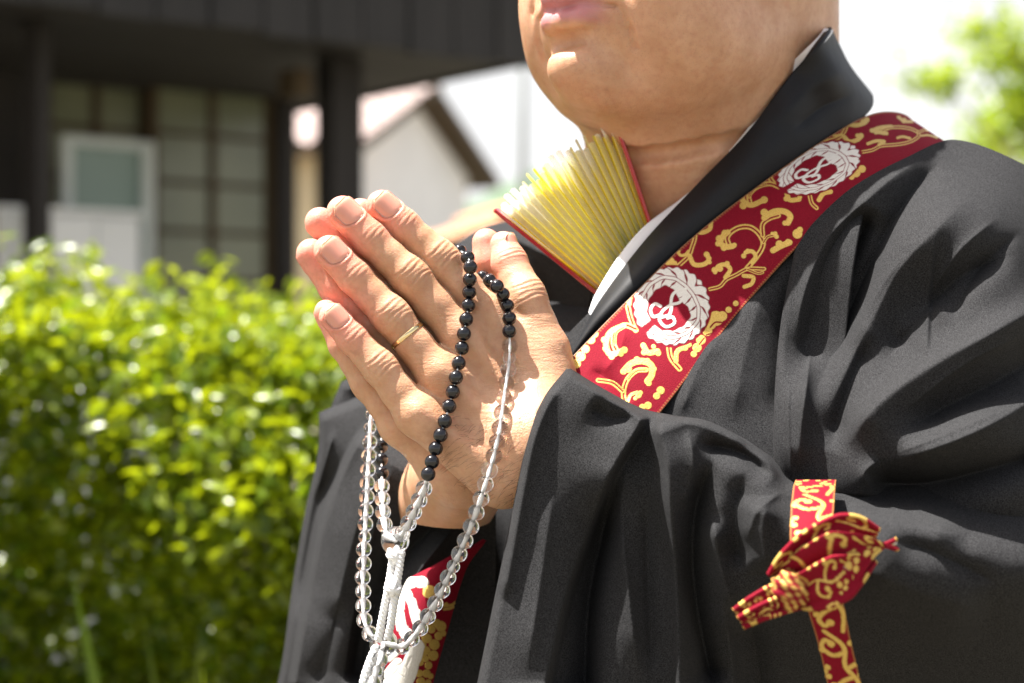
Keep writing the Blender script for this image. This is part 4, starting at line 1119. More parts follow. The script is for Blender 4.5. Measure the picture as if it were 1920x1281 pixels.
ff = [cliff([(1216, 780), (1186, 830), (1146, 900), (1110, 1000), (1070, 1110), (1030, 1281), (990, 1450)], 0.0216, 210, 9, (.02, .05)),      # cuff flap lies over the next fold
      ridge([(1160, 880), (1130, 1000), (1105, 1120), (1095, 1300)], -0.0297, 20, 46, (.3, .05)),
      ridge([(1228, 782), (1252, 866), (1259, 960), (1268, 1078), (1274, 1238), (1270, 1450)], 0.0175, 52, 15, (.05, .05), p=1.3),
      ridge([(1345, 850), (1310, 930), (1298, 1030), (1310, 1160), (1340, 1300)], -0.0270, 24, 30, (.2, .1)),
      ridge([(1335, 960), (1350, 1060), (1380, 1160)], 0.0121, 20, 22), ridge([(1400, 880), (1380, 960), (1390, 1080)], -0.0108, 24, 24),
      ridge([(1230, 778), (1330, 795), (1430, 850), (1485, 905)], 0.0108, 20, 34, (.05, .25)),
      ridge([(1300, 830), (1390, 850), (1450, 900)], -0.0121, 14, 20), ridge([(1380, 815), (1450, 860), (1490, 925)], -0.0108, 12, 12),
      ridge([(1440, 930), (1430, 1000), (1440, 1080)], 0.0108, 26, 34), ridge([(1560, 965), (1690, 985), (1820, 1010)], 0.0135, 30, 50),
      ridge([(1600, 1060), (1720, 1110), (1860, 1150)], 0.0135, 50, 60), ridge([(1400, 1130), (1420, 1250), (1430, 1400)], -0.0189, 30, 50),
      ridge([(1040, 720), (1000, 830), (975, 960), (945, 1130)], 0.0054, 12, 30, (.05, .1)),
      ridge([(1100, 760), (1150, 785), (1200, 782)], -0.0081, 24, 16)]
ff += [ridge([(1290, 800), (1300, 880), (1275, 960)], .006, 9, 12, p=1.0), ridge([(1180, 850), (1165, 960), (1180, 1120), (1200, 1290)], .008, 14, 26, p=1.1), ridge([(1212, 900), (1215, 1050), (1225, 1290)], -.006, 16, 16),
       ridge([(1360, 800), (1430, 835), (1480, 890)], .005, 7, 8, p=1.0), ridge([(1470, 920), (1420, 960), (1400, 1020)], .005, 10, 12, p=1.0), ridge([(1040, 900), (1020, 1050), (985, 1280)], .005, 16, 30, p=1.1),
       ridge([(1660, 1010), (1760, 1040), (1880, 1100)], -.008, 20, 26), ridge([(1350, 1120), (1370, 1220), (1380, 1350)], .010, 14, 24, p=1.1)]
panel('sleeve', x, y, Dfa, ff, MAT['robe'], ROBE, edge=edge_roll(340, 400, (.018, 0, .012, 0), 6))

# ---------------------------------------------------------------- far sleeve, draped from the other forearm
Dfs = tps([(600, 772, 1.155), (640, 740, 1.15), (700, 760, 1.115), (580, 900, 1.17), (545, 1100, 1.18), (515, 1300, 1.19), (700, 900, 1.095), (640, 1000, 1.12), (780, 950, 1.075), (860, 960, 1.075), (700, 1150, 1.095), (800, 1100, 1.085),
           (600, 1250, 1.13), (760, 1300, 1.085), (900, 1000, 1.09), (900, 1300, 1.08), (450, 1600, 1.21), (700, 1600, 1.11), (900, 1600, 1.09)])
x, y = coons([(598, 774), (650, 752), (700, 740), (780, 800), (850, 880), (930, 930)], [(400, 1640), (650, 1660), (930, 1640)], [(598, 774), (596, 850), (572, 960), (548, 1100), (518, 1290), (400, 1640)], [(930, 930), (930, 1200), (930, 1640)], 230, 330)
fc = [cliff([(690, 790), (655, 850), (610, 960), (580, 1090), (545, 1290)], 0.0340, 130, 9, (.1, .02), side=-1),
      ridge([(650, 840), (600, 940), (575, 1040), (550, 1170)], -0.0170, 22, 22),
      ridge([(720, 830), (680, 950), (640, 1100), (600, 1290)], 0.0136, 26, 40), ridge([(860, 940), (800, 1000), (730, 1080), (690, 1180), (670, 1300)], -0.0272, 16, 30, (.1, .1)),
      ridge([(880, 960), (810, 1040), (760, 1120), (720, 1300)], 0.0170, 20, 20), ridge([(640, 1120), (620, 1200), (590, 1300)], -0.0119, 16, 24)]
fc += [ridge([(740, 860), (700, 1000), (665, 1140), (640, 1300)], .006, 9, 16, p=1.0), ridge([(630, 800), (610, 870), (590, 940)], .006, 8, 12, p=1.0), ridge([(700, 1040), (680, 1150), (660, 1290)], -.008, 14, 14),
       ridge([(840, 960), (770, 1050), (735, 1150)], .006, 7, 10, p=1.0)]
panel('sleeve', x, y, Dfs, fc, MAT['robe'], ROBE, edge=edge_roll(330, 230, (.03, 0, .02, 0), 8))
# the folded back tip of the far sleeve peeping out behind the hands
x, y = coons([(640, 716), (700, 690), (760, 690)], [(600, 840), (690, 830), (760, 820)], [(640, 716), (624, 755), (600, 840)], [(760, 690), (765, 750), (760, 820)], 50, 50)
panel('sleeve_fold', x, y, tps([(640, 716, 1.18), (620, 760, 1.175), (700, 700, 1.16), (760, 760, 1.15), (610, 840, 1.19), (760, 690, 1.16)]), [ridge([(635, 735), (690, 720), (740, 715)], .006, 10, 14)], MAT['robe'], ROBE, edge=edge_roll(50, 50, (.012, 0, .01, 0), 6))

# ---------------------------------------------------------------- brocade: woven pattern as a mask over a fine cloth grid
def z2(x, y): return (1080+x/3.371, 400+y/3.371)
def z5(x, y): return (1400+x/4.575, 200+y/4.575)
class Weave:
    def __init__(s, x, y): s.x, s.y = x, y; s.gold = np.zeros(x.shape); s.white = np.zeros(x.shape)
    def dist(s, pts):
        pts = catmull(np.array(pts, float), len(pts)*6) if len(pts) > 2 else np.array(pts, float)
        best = np.full(s.x.shape, 1e9)
        for a, b in zip(pts[:-1], pts[1:]):
            d = b-a; L2 = d @ d+1e-9
            t = np.clip(((s.x-a[0])*d[0]+(s.y-a[1])*d[1])/L2, 0, 1)
            best = np.minimum(best, (s.x-a[0]-t*d[0])**2+(s.y-a[1]-t*d[1])**2)
        return np.sqrt(best)
    def line(s, Z, pts, w, sc, ch='gold', val=1):
        d = s.dist([Z(*p) for p in pts]); m = np.clip((w/2/sc-d)/0.9+.5, 0, 1)
        a = getattr(s, ch); setattr(s, ch, np.maximum(a, m) if val else a*(1-m))
    def dbl(s, Z, pts, sc, w=32):
        s.line(Z, pts, w*.82, sc); s.line(Z, pts, w*.28, sc, val=0)
    def blob(s, Z, x, y, r, sc, ch='gold'):
        c = Z(x, y); d = np.hypot(s.x-c[0], s.y-c[1]); setattr(s, ch, np.maximum(getattr(s, ch), np.clip((r/sc-d)/.9+.5, 0, 1)))
    def medallion(s, c, a, b, ang, skew=0.0):
        ca, sa = math.cos(ang), math.sin(ang)
        X, Y = s.x-c[0], s.y-c[1]
        p = (X*ca+Y*sa)/a; q = (-X*sa+Y*ca)/b          # local frame, y down
        # rotate back so the emblem keeps its own orientation
        u = p*ca-q*sa; v = p*sa+q*ca
        r = np.hypot(u, v); th = np.arctan2(v, u)
        gap = math.radians(140)                         # opening at the lower left
        rel = (th-gap+math.pi) % (2*math.pi)-math.pi    # 0 at the gap
        n = 13.0
        ss = lambda q, e: np.clip(q/e+.5, 0, 1)
        lobes = 0.975+.022*np.cos(rel*n*2)
        s.gold = s.gold*(1-ss(1.05-r, .03))
        arc = np.abs(rel)
        taper = np.clip(arc/2.6, 0.12, 1)
        inner = .68-.17*taper-.24*np.clip((arc-2.0)/.9, 0, 1)+.012*np.cos(rel*n)
        mid = .5*(inner+.97); off = np.abs(r-mid); half = .5*(.97-inner)+1e-6
        ring = ss(lobes-r, .03)*ss(r-inner, .03)*ss(arc-.11, .04)
        # petals slanting away from the central stem on both sides, each with a small eye
        ph = arc*n/(2*math.pi)*1.15+.85*off/half
        tri = np.abs((ph % 1)-.5)*2
        cut = ss(tri-.90, .10)*ss(off-.04, .02)
        stem = ss(.010-np.abs(off-.046), .012)
        eye = ss(.13-np.hypot(((ph+.5) % 1)-.5, (off/half-.52)*.55), .05)*(taper > .35)
        s.white = np.maximum(s.white, ring*(1-.9*cut)*(1-.85*stem)*(1-.9*eye))
        for pts in ([(.36, -.36), (.22, -.11), (-.03, -.03), (-.24, .13), (-.32, .34), (-.15, .52), (.07, .43), (.03, .28), (-.10, .30)],
                    [(-.03, -.03), (.02, -.28), (.16, -.40), (.36, -.44)], [(-.27, .21), (-.48, .26), (-.55, .09), (-.44, -.06), (-.29, .0)], [(.0, .0), (-.06, .21), (-.26, .28)]):
            pp = catmull(np.array(pts), 40); best = np.full(s.x.shape, 9.0)
            for k in pp: best = np.minimum(best, np.hypot(u-k[0], v-k[1]))
            s.white = np.maximum(s.white, np.clip((.040-best)/.012+.5, 0, 1))
def vine_lower(w):
    Z, c = z2, 3.371
    D = lambda p, wd=32: w.dbl(Z, p, c, wd)
    L = lambda p, wd: w.line(Z, p, wd*.80, c)
    Bb = lambda *q: [w.blob(Z, a, b, r*.90, c) for a, b, r in q]
    D([(1080, 350), (1150, 265), (1183, 195), (1160, 135), (1105, 90), (1040, 88), (985, 115), (955, 155), (965, 195)], 40); L([(960, 120), (925, 150), (915, 190), (950, 212), (990, 208)], 44); Bb((905, 160, 24), (898, 192, 20), (935, 218, 22), (1000, 202, 18), (940, 125, 22))
    D([(1180, 140), (1180, 70), (1220, 35), (1280, 15)], 36); L([(1190, 30), (1250, -10), (1320, -10), (1355, 20), (1340, 60)], 46); Bb((1320, 62, 18), (1190, -5, 26))
    D([(1185, 185), (1210, 150), (1245, 140)], 24); Bb((1258, 130, 17), (1268, 148, 16), (1240, 128, 12))
    L([(1115, 315), (1135, 270), (1110, 240), (1072, 248)], 32); Bb((1060, 270, 18), (1085, 238, 16))
    D([(845, 480), (910, 462), (950, 420), (1010, 390), (1085, 352), (1190, 352)], 30); D([(1085, 355), (1150, 380), (1180, 375)], 22)
    L([(945, 405), (975, 355), (945, 325), (900, 335), (880, 372)], 34); Bb((875, 358, 20), (955, 318, 18), (910, 350, 22))
    L([(1060, 395), (1120, 405), (1110, 445), (1065, 465)], 32); L([(1245, 235), (1300, 205), (1350, 185)], 46); Bb((1285, 195, 26), (1340, 180, 20), (1400, 130, 34), (1415, 105, 22))
    D([(640, 190), (700, 135), (738, 92)], 26); L([(742, 95), (790, 122), (845, 100), (852, 55)], 34); Bb((845, 45, 20), (830, 62, 16), (800, 80, 14))
    D([(740, 100), (752, 150), (735, 210), (712, 270), (650, 330)], 34); L([(642, 240), (660, 265), (690, 262), (712, 238)], 22); Bb((645, 240, 16))
    L([(718, 270), (745, 322), (800, 325), (838, 300), (830, 262)], 36); Bb((825, 260, 20), (842, 285, 16), (845, 310, 14))
    for q in ((560, 258, 36), (520, 290, 22), (592, 305, 34), (470, 345, 26), (515, 332, 22), (622, 318, 20), (480, 382, 22), (430, 408, 24), (440, 446, 20), (395, 415, 28), (400, 462, 26), (360, 505, 30), (345, 552, 34), (520, 362, 16), (310, 530, 20)): Bb(q)
    for a, b in (((490, 360), (440, 330)), ((545, 300), (560, 340)), ((500, 310), (540, 345)), ((455, 372), (455, 430)), ((420, 430), (380, 440)), ((420, 445), (430, 475)), ((380, 480), (340, 480)), ((345, 520), (385, 540))):
        w.line(Z, [a, b], 7, c, val=0)
    D([(328, 590), (345, 660), (378, 740)], 40); D([(380, 732), (310, 708), (250, 745), (238, 825), (262, 880)], 42)
    L([(300, 710), (215, 755), (190, 830), (215, 890), (290, 872)], 46); Bb((178, 800, 22), (190, 855, 24), (225, 905, 22), (305, 865, 24), (285, 890, 18)); D([(300, 722), (255, 755), (245, 830)], 20)
    L([(425, 835), (455, 880), (515, 872)], 44); Bb((430, 880, 20), (520, 885, 20), (490, 842, 16)); 
    D([(585, 835), (600, 915), (655, 985)], 40); L([(632, 935), (640, 875), (700, 838)], 38); Bb((690, 850, 22), (715, 832, 18))
    Bb((885, 665, 52), (850, 700, 40), (925, 650, 34), (830, 745, 34), (790, 800, 34), (765, 850, 32), (745, 890, 22), (965, 610, 22), (1010, 570, 20)); w.line(Z, [(850, 720), (880, 690), (920, 690)], 10, c, val=0); w.line(Z, [(780, 830), (810, 790)], 9, c, val=0); w.line(Z, [(825, 770), (860, 760)], 8, c, val=0)
    D([(322, 1240), (300, 1140), (325, 1050), (385, 995), (445, 990)], 38); L([(300, 1000), (350, 950), (420, 935), (475, 960), (480, 1020), (452, 1062)], 50); Bb((385, 925, 22), (450, 935, 22), (492, 985, 20), (460, 1075, 20), (330, 985, 26)); D([(330, 1050), (385, 998), (440, 992)], 20)
    D([(295, 1125), (230, 1072), (140, 1055)], 34); L([(322, 1205), (345, 1150), (388, 1132)], 26); Bb((395, 1150, 22), (375, 1170, 14), (408, 1135, 16))
    Bb((120, 765, 24), (95, 800, 30), (60, 858, 30), (30, 905, 34), (0, 950, 34), (-40, 1000, 34)); Bb((535, 1120, 28), (510, 1155, 24), (455, 1215, 26), (420, 1225, 22))
    w.medallion((1080+605/3.371, 400+588/3.371), 72, 74, 0.0)
def vine_upper(w):
    Z, c = z5, 4.575
    D = lambda p, wd=44: w.dbl(Z, p, c, wd)
    L = lambda p, wd: w.line(Z, p, wd*.80, c)
    Bb = lambda *q: [w.blob(Z, a, b, r*.90, c) for a, b, r in q]
    D([(190, 555), (205, 620), (240, 665)], 50); D([(280, 690), (200, 662), (90, 690), (20, 760), (30, 830)], 50); L([(110, 665), (0, 720), (-40, 790), (30, 845), (140, 805)], 56); Bb((150, 800, 34), (-30, 850, 34)); D([(170, 672), (70, 705), (20, 780)], 22)
    L([(345, 750), (370, 800), (450, 795)], 50); Bb((340, 790, 26), (455, 775, 22)); D([(540, 760), (560, 830), (600, 870)], 44); L([(620, 800), (660, 745), (720, 730)], 50)
    D([(690, 200), (780, 180), (850, 150)], 30); D([(700, 295), (790, 265), (840, 210), (860, 150)], 42); L([(870, 150), (940, 160), (1010, 140), (1035, 115)], 46); Bb((1030, 115, 26), (1000, 130, 26))
    L([(725, 240), (770, 250), (815, 240)], 28); L([(838, 262), (880, 300), (950, 285), (985, 255)], 46); Bb((980, 250, 26), (950, 248, 20))
    D([(980, 392), (1080, 372), (1150, 338), (1290, 325), (1400, 302), (1475, 255), (1470, 222), (1390, 186), (1250, 178), (1165, 205)], 36); L([(1240, 172), (1150, 180), (1090, 205), (1180, 228)], 42); Bb((1075, 205, 22), (1110, 220, 22), (1200, 230, 18)); D([(1250, 180), (1180, 195)], 18)
    L([(1135, 328), (1180, 300), (1110, 295), (1040, 318)], 34); L([(1400, 272), (1340, 258), (1295, 268)], 28); D([(1470, 222), (1560, 195), (1690, 225), (1800, 290)], 30); L([(1500, 250), (1560, 245), (1620, 262)], 22); Bb((1630, 262, 16), (1550, 200, 18))
    Bb((940, 570, 40), (990, 535, 36), (900, 600, 30), (1310, 95, 18), (1350, 120, 26)); L([(1300, 90), (1350, 125), (1420, 130)], 30); L([(1500, 140), (1600, 190), (1750, 270)], 24)
    for q in ((600, 255, 36), (640, 290, 40), (560, 300, 30), (500, 320, 34), (450, 345, 30), (400, 380, 34), (350, 415, 34), (300, 450, 36), (250, 490, 36), (220, 515, 30), (680, 290, 24), (440, 310, 24), (370, 350, 24)): Bb(q)
    for a, b in (((560, 270), (590, 310)), ((500, 295), (520, 345)), ((440, 330), (460, 370)), ((380, 350), (400, 400)), ((330, 395), (350, 440)), ((270, 440), (290, 480)), ((620, 250), (600, 290))):
        w.line(Z, [a, b], 9, c, val=0)
    # further up on the shoulder and hidden below the sleeve: a few more scrolls
    w.medallion((1400+620/4.575, 200+527/4.575), 82, 43, -0.38)
SASHU = [(1010, 738, .978), (1084, 660, .996), (1180, 562, 1.014), (1300, 446, 1.026), (1440, 337, 1.035), (1560, 255, 1.060), (1640, 214, 1.100), (1700, 218, 1.145), (1720, 260, 1.20), (1690, 330, 1.26)]
SASHL = [(1170, 850, .955), (1241, 768, .970), (1340, 640, .984), (1432, 530, .993), (1520, 440, .993), (1640, 362, 1.000), (1730, 318, 1.020), (1800, 285, 1.075), (1815, 330, 1.14), (1790, 400, 1.20)]
def sash():
    n, m = 1020, 215
    A, B_ = catmull(SASHU, n), catmull(SASHL, n); v = np.linspace(0, 1, m)[:, None, None]
    S = A[None]*(1-v)+B_[None]*v; x, y = S[..., 0], S[..., 1]
    vv = v[..., 0]
    d = S[..., 2]-.004*np.sin(np.pi*vv)-.0015
    d = d-ridge([(1130, 700), (1160, 660), (1175, 610)], .002, 8, 14)(x, y)+ridge([(1105, 690), (1150, 720), (1185, 760)], .003, 12, 12)(x, y)
    w = Weave(x, y)
    # evaluate only where it can be seen
    vine_lower(w); vine_upper(w)
    border = np.clip((0.022-np.minimum(vv, 1-vv))/.004+.5, 0, 1)*(np.sin(np.arange(n)[None]*1.1)*.5+.5)
    w.gold = np.maximum(w.gold, border*np.ones_like(x)*0.25)
    d = d-.00012*w.gold*(1-w.white)-.00035*w.white
    V = PA(x, y, d).reshape(-1, 3)-POFF
    o = obj('sash', V, grid_faces(m, n), MAT['brocade'], PERSON)
    attr(o.data, 'gold', w.gold.ravel()); attr(o.data, 'white', w.white.ravel())
    V2 = PA(x[::4, ::4], y[::4, ::4], d[::4, ::4]+.0035).reshape(-1, 3)-POFF
    b = obj('sash_lining', V2, grid_faces(*x[::4, ::4].shape)[:, ::-1].copy(), MAT['brocade'], o)
    # edge cord
    for e, nm in ((A, 'edge_cord'), (B_, 'edge_cord')):
        pts = PA(e[::6, 0], e[::6, 1], e[::6, 2]-.0004)-POFF
        obj(nm, *tube_vf(list(pts), .0006, 8), MAT['stitch'], o)
    return o
SASH = sash()

# lower end of the sash hanging in front of the lap
def sash_end():
    e0 = [(800, 1085, 1.062), (768, 1095, 1.050), (742, 1180, 1.035), (722, 1300, 1.030), (700, 1500, 1.03)]
    e1 = [(905, 1010, 1.060), (870, 1060, 1.055), (838, 1160, 1.045), (800, 1300, 1.040), (770, 1500, 1.04)]
    n, m = 420, 110
    A, B_ = catmull(e0, n), catmull(e1, n); v = np.linspace(0, 1, m)[:, None, None]
    S = A[None]*(1-v)+B_[None]*v; x, y = S[..., 0], S[..., 1]; vv = v[..., 0]
    d = S[..., 2]-.010*np.sin(np.pi*np.clip(vv, 0, 1))
    w = Weave(x, y)
    Z = lambda a, b: (640+a/3.99, 960+b/3.99)
    # white wisteria petals
    c = 3.99
    for p, wd in (([(470, 640), (520, 560), (620, 540)], 90), ([(470, 640), (455, 760), (470, 880)], 80), ([(510, 620), (550, 700), (560, 760)], 70), ([(480, 880), (520, 960), (540, 1020)], 90),
                  ([(560, 1000), (530, 1100), (480, 1200), (400, 1300)], 110), ([(440, 1130), (380, 1200), (330, 1280)], 70), ([(540, 1100), (520, 1200), (480, 1290)], 60), ([(420, 1050), (380, 1090)], 70), ([(560, 780), (580, 860)], 60)):
        w.line(Z, p, wd*.72, c, 'white')
    for p, wd in (([(510, 600), (505, 740), (500, 880)], 7), ([(530, 640), (560, 660), (590, 690)], 7), ([(560, 620), (580, 740)], 6), ([(480, 760), (520, 780)], 6), ([(450, 900), (520, 880), (560, 920)], 8), ([(500, 1040), (470, 1120), (400, 1180), (350, 1250)], 7),
                  ([(540, 960), (500, 1010), (460, 1020)], 7), ([(520, 1080), (490, 1160)], 6), ([(480, 1120), (440, 1150)], 6), ([(430, 1200), (470, 1230)], 6), ([(600, 560), (560, 590)], 6)):
        w.line(Z, p, wd*1.7, c, 'white', 0)
    for a, b, r in ((660, 600, 34), (650, 620, 26), (760, 690, 12), (690, 830, 26), (650, 870, 26), (720, 850, 34), (700, 920, 26), (620, 940, 28), (670, 985, 34), (590, 985, 20), (610, 1030, 26), (660, 1065, 34), (585, 1060, 16), (605, 1090, 20), (570, 1120, 18), (625, 1140, 24), (560, 1200, 22), (610, 1200, 26), (570, 1260, 26), (640, 1220, 18), (620, 1270, 22), (735, 900, 18)):
        w.blob(Z, a, b, r, c)
    w.line(Z, [(740, 700), (800, 690), (860, 640)], 9, c); w.line(Z, [(740, 725), (800, 712), (860, 662)], 9, c)
    w.gold = w.gold*(1-w.white)
    d = d-.0002*w.gold-.0003*w.white
    o = obj('sash_end', PA(x, y, d).reshape(-1, 3)-POFF, grid_faces(m, n), MAT['brocade'], PERSON)
    attr(o.data, 'gold', w.gold.ravel()); attr(o.data, 'white', w.white.ravel())
    mo = o.modifiers.new('solid', 'SOLIDIFY'); mo.thickness = .003; mo.offset = -1
sash_end()

# ---------------------------------------------------------------- ribbon over the sleeve with its bow
def vine_cell(w, Z, c):
    w.line(Z, [(10, 0), (60, 60), (50, 130), (80, 190), (70, 260)], 9, c)
    w.line(Z, [(58, 80), (20, 90), (-10, 60), (5, 35), (25, 45)], 11, c); w.blob(Z, 22, 48, 10, c); w.blob(Z, -10, 70, 9, c)
    w.line(Z, [(54, 140), (95, 120), (120, 140), (110, 165), (92, 160)], 11, c); w.blob(Z, 95, 162, 10, c); w.blob(Z, 122, 148, 9, c)
    w.line(Z, [(70, 170), (35, 185), (5, 215), (15, 240), (35, 232)], 11, c); w.blob(Z, 36, 230, 10, c); w.blob(Z, 2, 200, 9, c)
    for a, b, r in ((105, 30, 17), (128, 48, 14), (108, 62, 15), (85, 45, 12), (100, 215, 17), (122, 232, 15), (103, 246, 14), (130, 205, 11), (-22, 150, 15), (-8, 135, 12), (-10, 168, 12)): w.blob(Z, a, b, r*.72, c)
def ribbon_strip(name, e0, e1, n, m, parent, cell_len, thick=.0016, tw=lambda u, v: 0, phase=0.0):
    """flat woven band between two edges, pattern laid out along its length"""
    A, B_ = catmull(e0, n), catmull(e1, n); v = np.linspace(0, 1, m)[:, None, None]
    S = A[None]*(1-v)+B_[None]*v; vv = v[..., 0]
    pa, pb = PA(A[:, 0], A[:, 1], A[:, 2]), PA(B_[:, 0], B_[:, 1], B_[:, 2])
    ctr = (pa+pb)/2; ln = np.concatenate([[0], np.cumsum(np.linalg.norm(np.diff(ctr, axis=0), axis=1))])
    wid = np.linalg.norm(pa-pb, axis=1).mean()
    U = ((ln[None]/cell_len+phase) % 1.0)*260*np.ones((m, 1)); Vv = (vv*(wid/cell_len)*260-20)*np.ones((1, n))
    w = Weave(Vv, U); idt = lambda a, b: (a, b)
    vine_cell(w, idt, 1.0); vine_cell(w, lambda a, b: (a-1, b-260), 1.0); vine_cell(w, lambda a, b: (a-1, b+260), 1.0)
    bd = np.clip((0.030-np.minimum(vv, 1-vv))/.01+.5, 0, 1)*np.ones((1, n)); w.gold = np.maximum(w.gold, bd*.3)
    d = S[..., 2]-tw(np.linspace(0, 1, n)[None], vv)-.0003*w.gold
    o = obj(name, PA(S[..., 0], S[..., 1], d).reshape(-1, 3)-POFF, grid_faces(m, n), MAT['brocade'], parent)
    attr(o.data, 'gold', w.gold.ravel()); attr(o.data, 'white', np.zeros(w.gold.size))
    mo = o.modifiers.new('solid', 'SOLIDIFY'); mo.thickness = thick; mo.offset = -1
    return o
RIB = ribbon_strip('ribbon', [(1492, 905, .925), (1488, 918, .895), (1484, 970, .868), (1485, 1030, .852), (1510, 1120, .850), (1535, 1200, .858), (1556, 1290, .868), (1600, 1500, .89)],
                   [(1568, 905, .920), (1566, 918, .890), (1562, 970, .862), (1555, 1030, .848), (1578, 1120, .846), (1594, 1200, .853), (1616, 1290, .862), (1660, 1500, .885)], 300, 46, PERSON, .042, tw=lambda u, v: .002*np.sin(np.pi*v))
def bow():
    """gathered bow: loops and tails as folded bands of the same brocade"""
    def fold_band(name, path, halfw, mats, phase, flat=0.35):
        # path: (x, y, d) centre line; band of width 2*halfw (m) standing across it with soft pleats
        C = catmull(path, 120); p = PA(C[:, 0], C[:, 1], C[:, 2])
        n, m = 120, 44; V = np.zeros((m, n, 3)); 
        t = np.gradient(p, axis=0); t /= np.linalg.norm(t, axis=1)[:, None]
        view = np.array([0, -1.0, 0]); sd = np.cross(t, view); sd /= np.linalg.norm(sd, axis=1)[:, None]; fn = np.cross(sd, t)
        u = np.linspace(0, 1, n)
        for j in range(m):
            s_ = j/(m-1)*2-1
            hw = np.array([halfw(q) for q in u])*1.0
            pl = .0011*np.cos(s_*6+phase+u*1.5)*(1-.4*u)+.0030*(1-s_*s_)+.0012*max(0, abs(s_)-.55)
            V[j] = p+sd*(s_*hw)[:, None]+fn*(pl)[:, None]*(-1)
        w = Weave(((np.linspace(0.08, 1.06, m) % 1)*170-20)[:, None]*np.ones((1, n)), (np.linspace(0, 1.5, n)[None] % 1)*260*np.ones((m, 1)))
        vine_cell(w, lambda a, b: (a, b), 1.0)
        vv = np.linspace(0, 1, m)[:, None]; bd = np.clip((0.03-np.minimum(vv, 1-vv))/.01+.5, 0, 1)*np.ones((1, n)); w.gold = np.maximum(w.gold, bd*0.0)
        o = obj(name, V.reshape(-1, 3)-POFF, grid_faces(m, n), MAT['brocade'], RIB)
        wh = np.zeros_like(w.gold) if not mats else np.clip(1-np.hypot((w.x-118)/40, (w.y-150)/60), 0, 1)*2.5
        wh = np.clip(wh, 0, 1); wh = wh*(np.sin(w.x*.35+w.y*.12) > -.75)
        attr(o.data, 'gold', w.gold.ravel()); attr(o.data, 'white', wh.ravel())
        mo = o.modifiers.new('solid', 'SOLIDIFY'); mo.thickness = .0022; mo.offset = 0
    # large loop with its pointed end, a second fold under it, the gathered roll on top
    fold_band('bow_loop', [(1470, 1100, .848), (1520, 1082, .834), (1575, 1052, .828), (1630, 1028, .830), (1684, 1022, .838)], lambda q: .0105+.0045*math.sin(math.pi*min(1, q*1.1))-.0135*max(0, q-.55)/.45, 1, 0.3)
    fold_band('bow_loop', [(1474, 1112, .844), (1520, 1108, .830), (1566, 1088, .826), (1612, 1062, .829), (1640, 1044, .834)], lambda q: .0075+.0040*math.sin(math.pi*q)-.0050*max(0, q-.6)/.4, 0, 1.7)
    fold_band('bow_loop', [(1458, 1090, .842), (1488, 1056, .836), (1540, 1018, .832), (1598, 994, .834), (1648, 1006, .840)], lambda q: .0062+.0030*math.sin(math.pi*q)-.0030*max(0, q-.7)/.3, 0, 2.6)
    # tapered tail to the lower left, doubled
    fold_band('bow_tail', [(1494, 1112, .842), (1455, 1118, .836), (1418, 1134, .834), (1382, 1156, .836)], lambda q: .0062-.0026*q, 0, 0.9)
    fold_band('bow_tail', [(1496, 1126, .840), (1462, 1136, .833), (1424, 1150, .832), (1388, 1168, .835)], lambda q: .0048-.0018*q, 0, 2.2)
    # knot
    bm = bmesh.new(); bmesh.ops.create_uvsphere(bm, u_segments=28, v_segments=18, radius=1)
    for v in bm.verts:
        c = v.co; k = 1+.10*math.sin(c.z*11+c.x*4)
        v.co = Vector((c.x*.0105*k, c.y*.0075*k, c.z*.0100*k))
    me = bpy.data.meshes.new('bow_knot'); bm.to_mesh(me); bm.free(); me.materials.append(MAT['brocade'])
    for p_ in me.polygons: p_.use_smooth = True
    co = np.array([v.co[:] for v in me.vertices]); attr(me, 'gold', (np.sin(co[:, 0]*1500+co[:, 2]*900) > .35).astype(float)); attr(me, 'white', np.zeros(len(co)))
    o = obj_me('bow_knot', me, RIB); o.location = P(1484, 1105, .838)-POFF
bow()

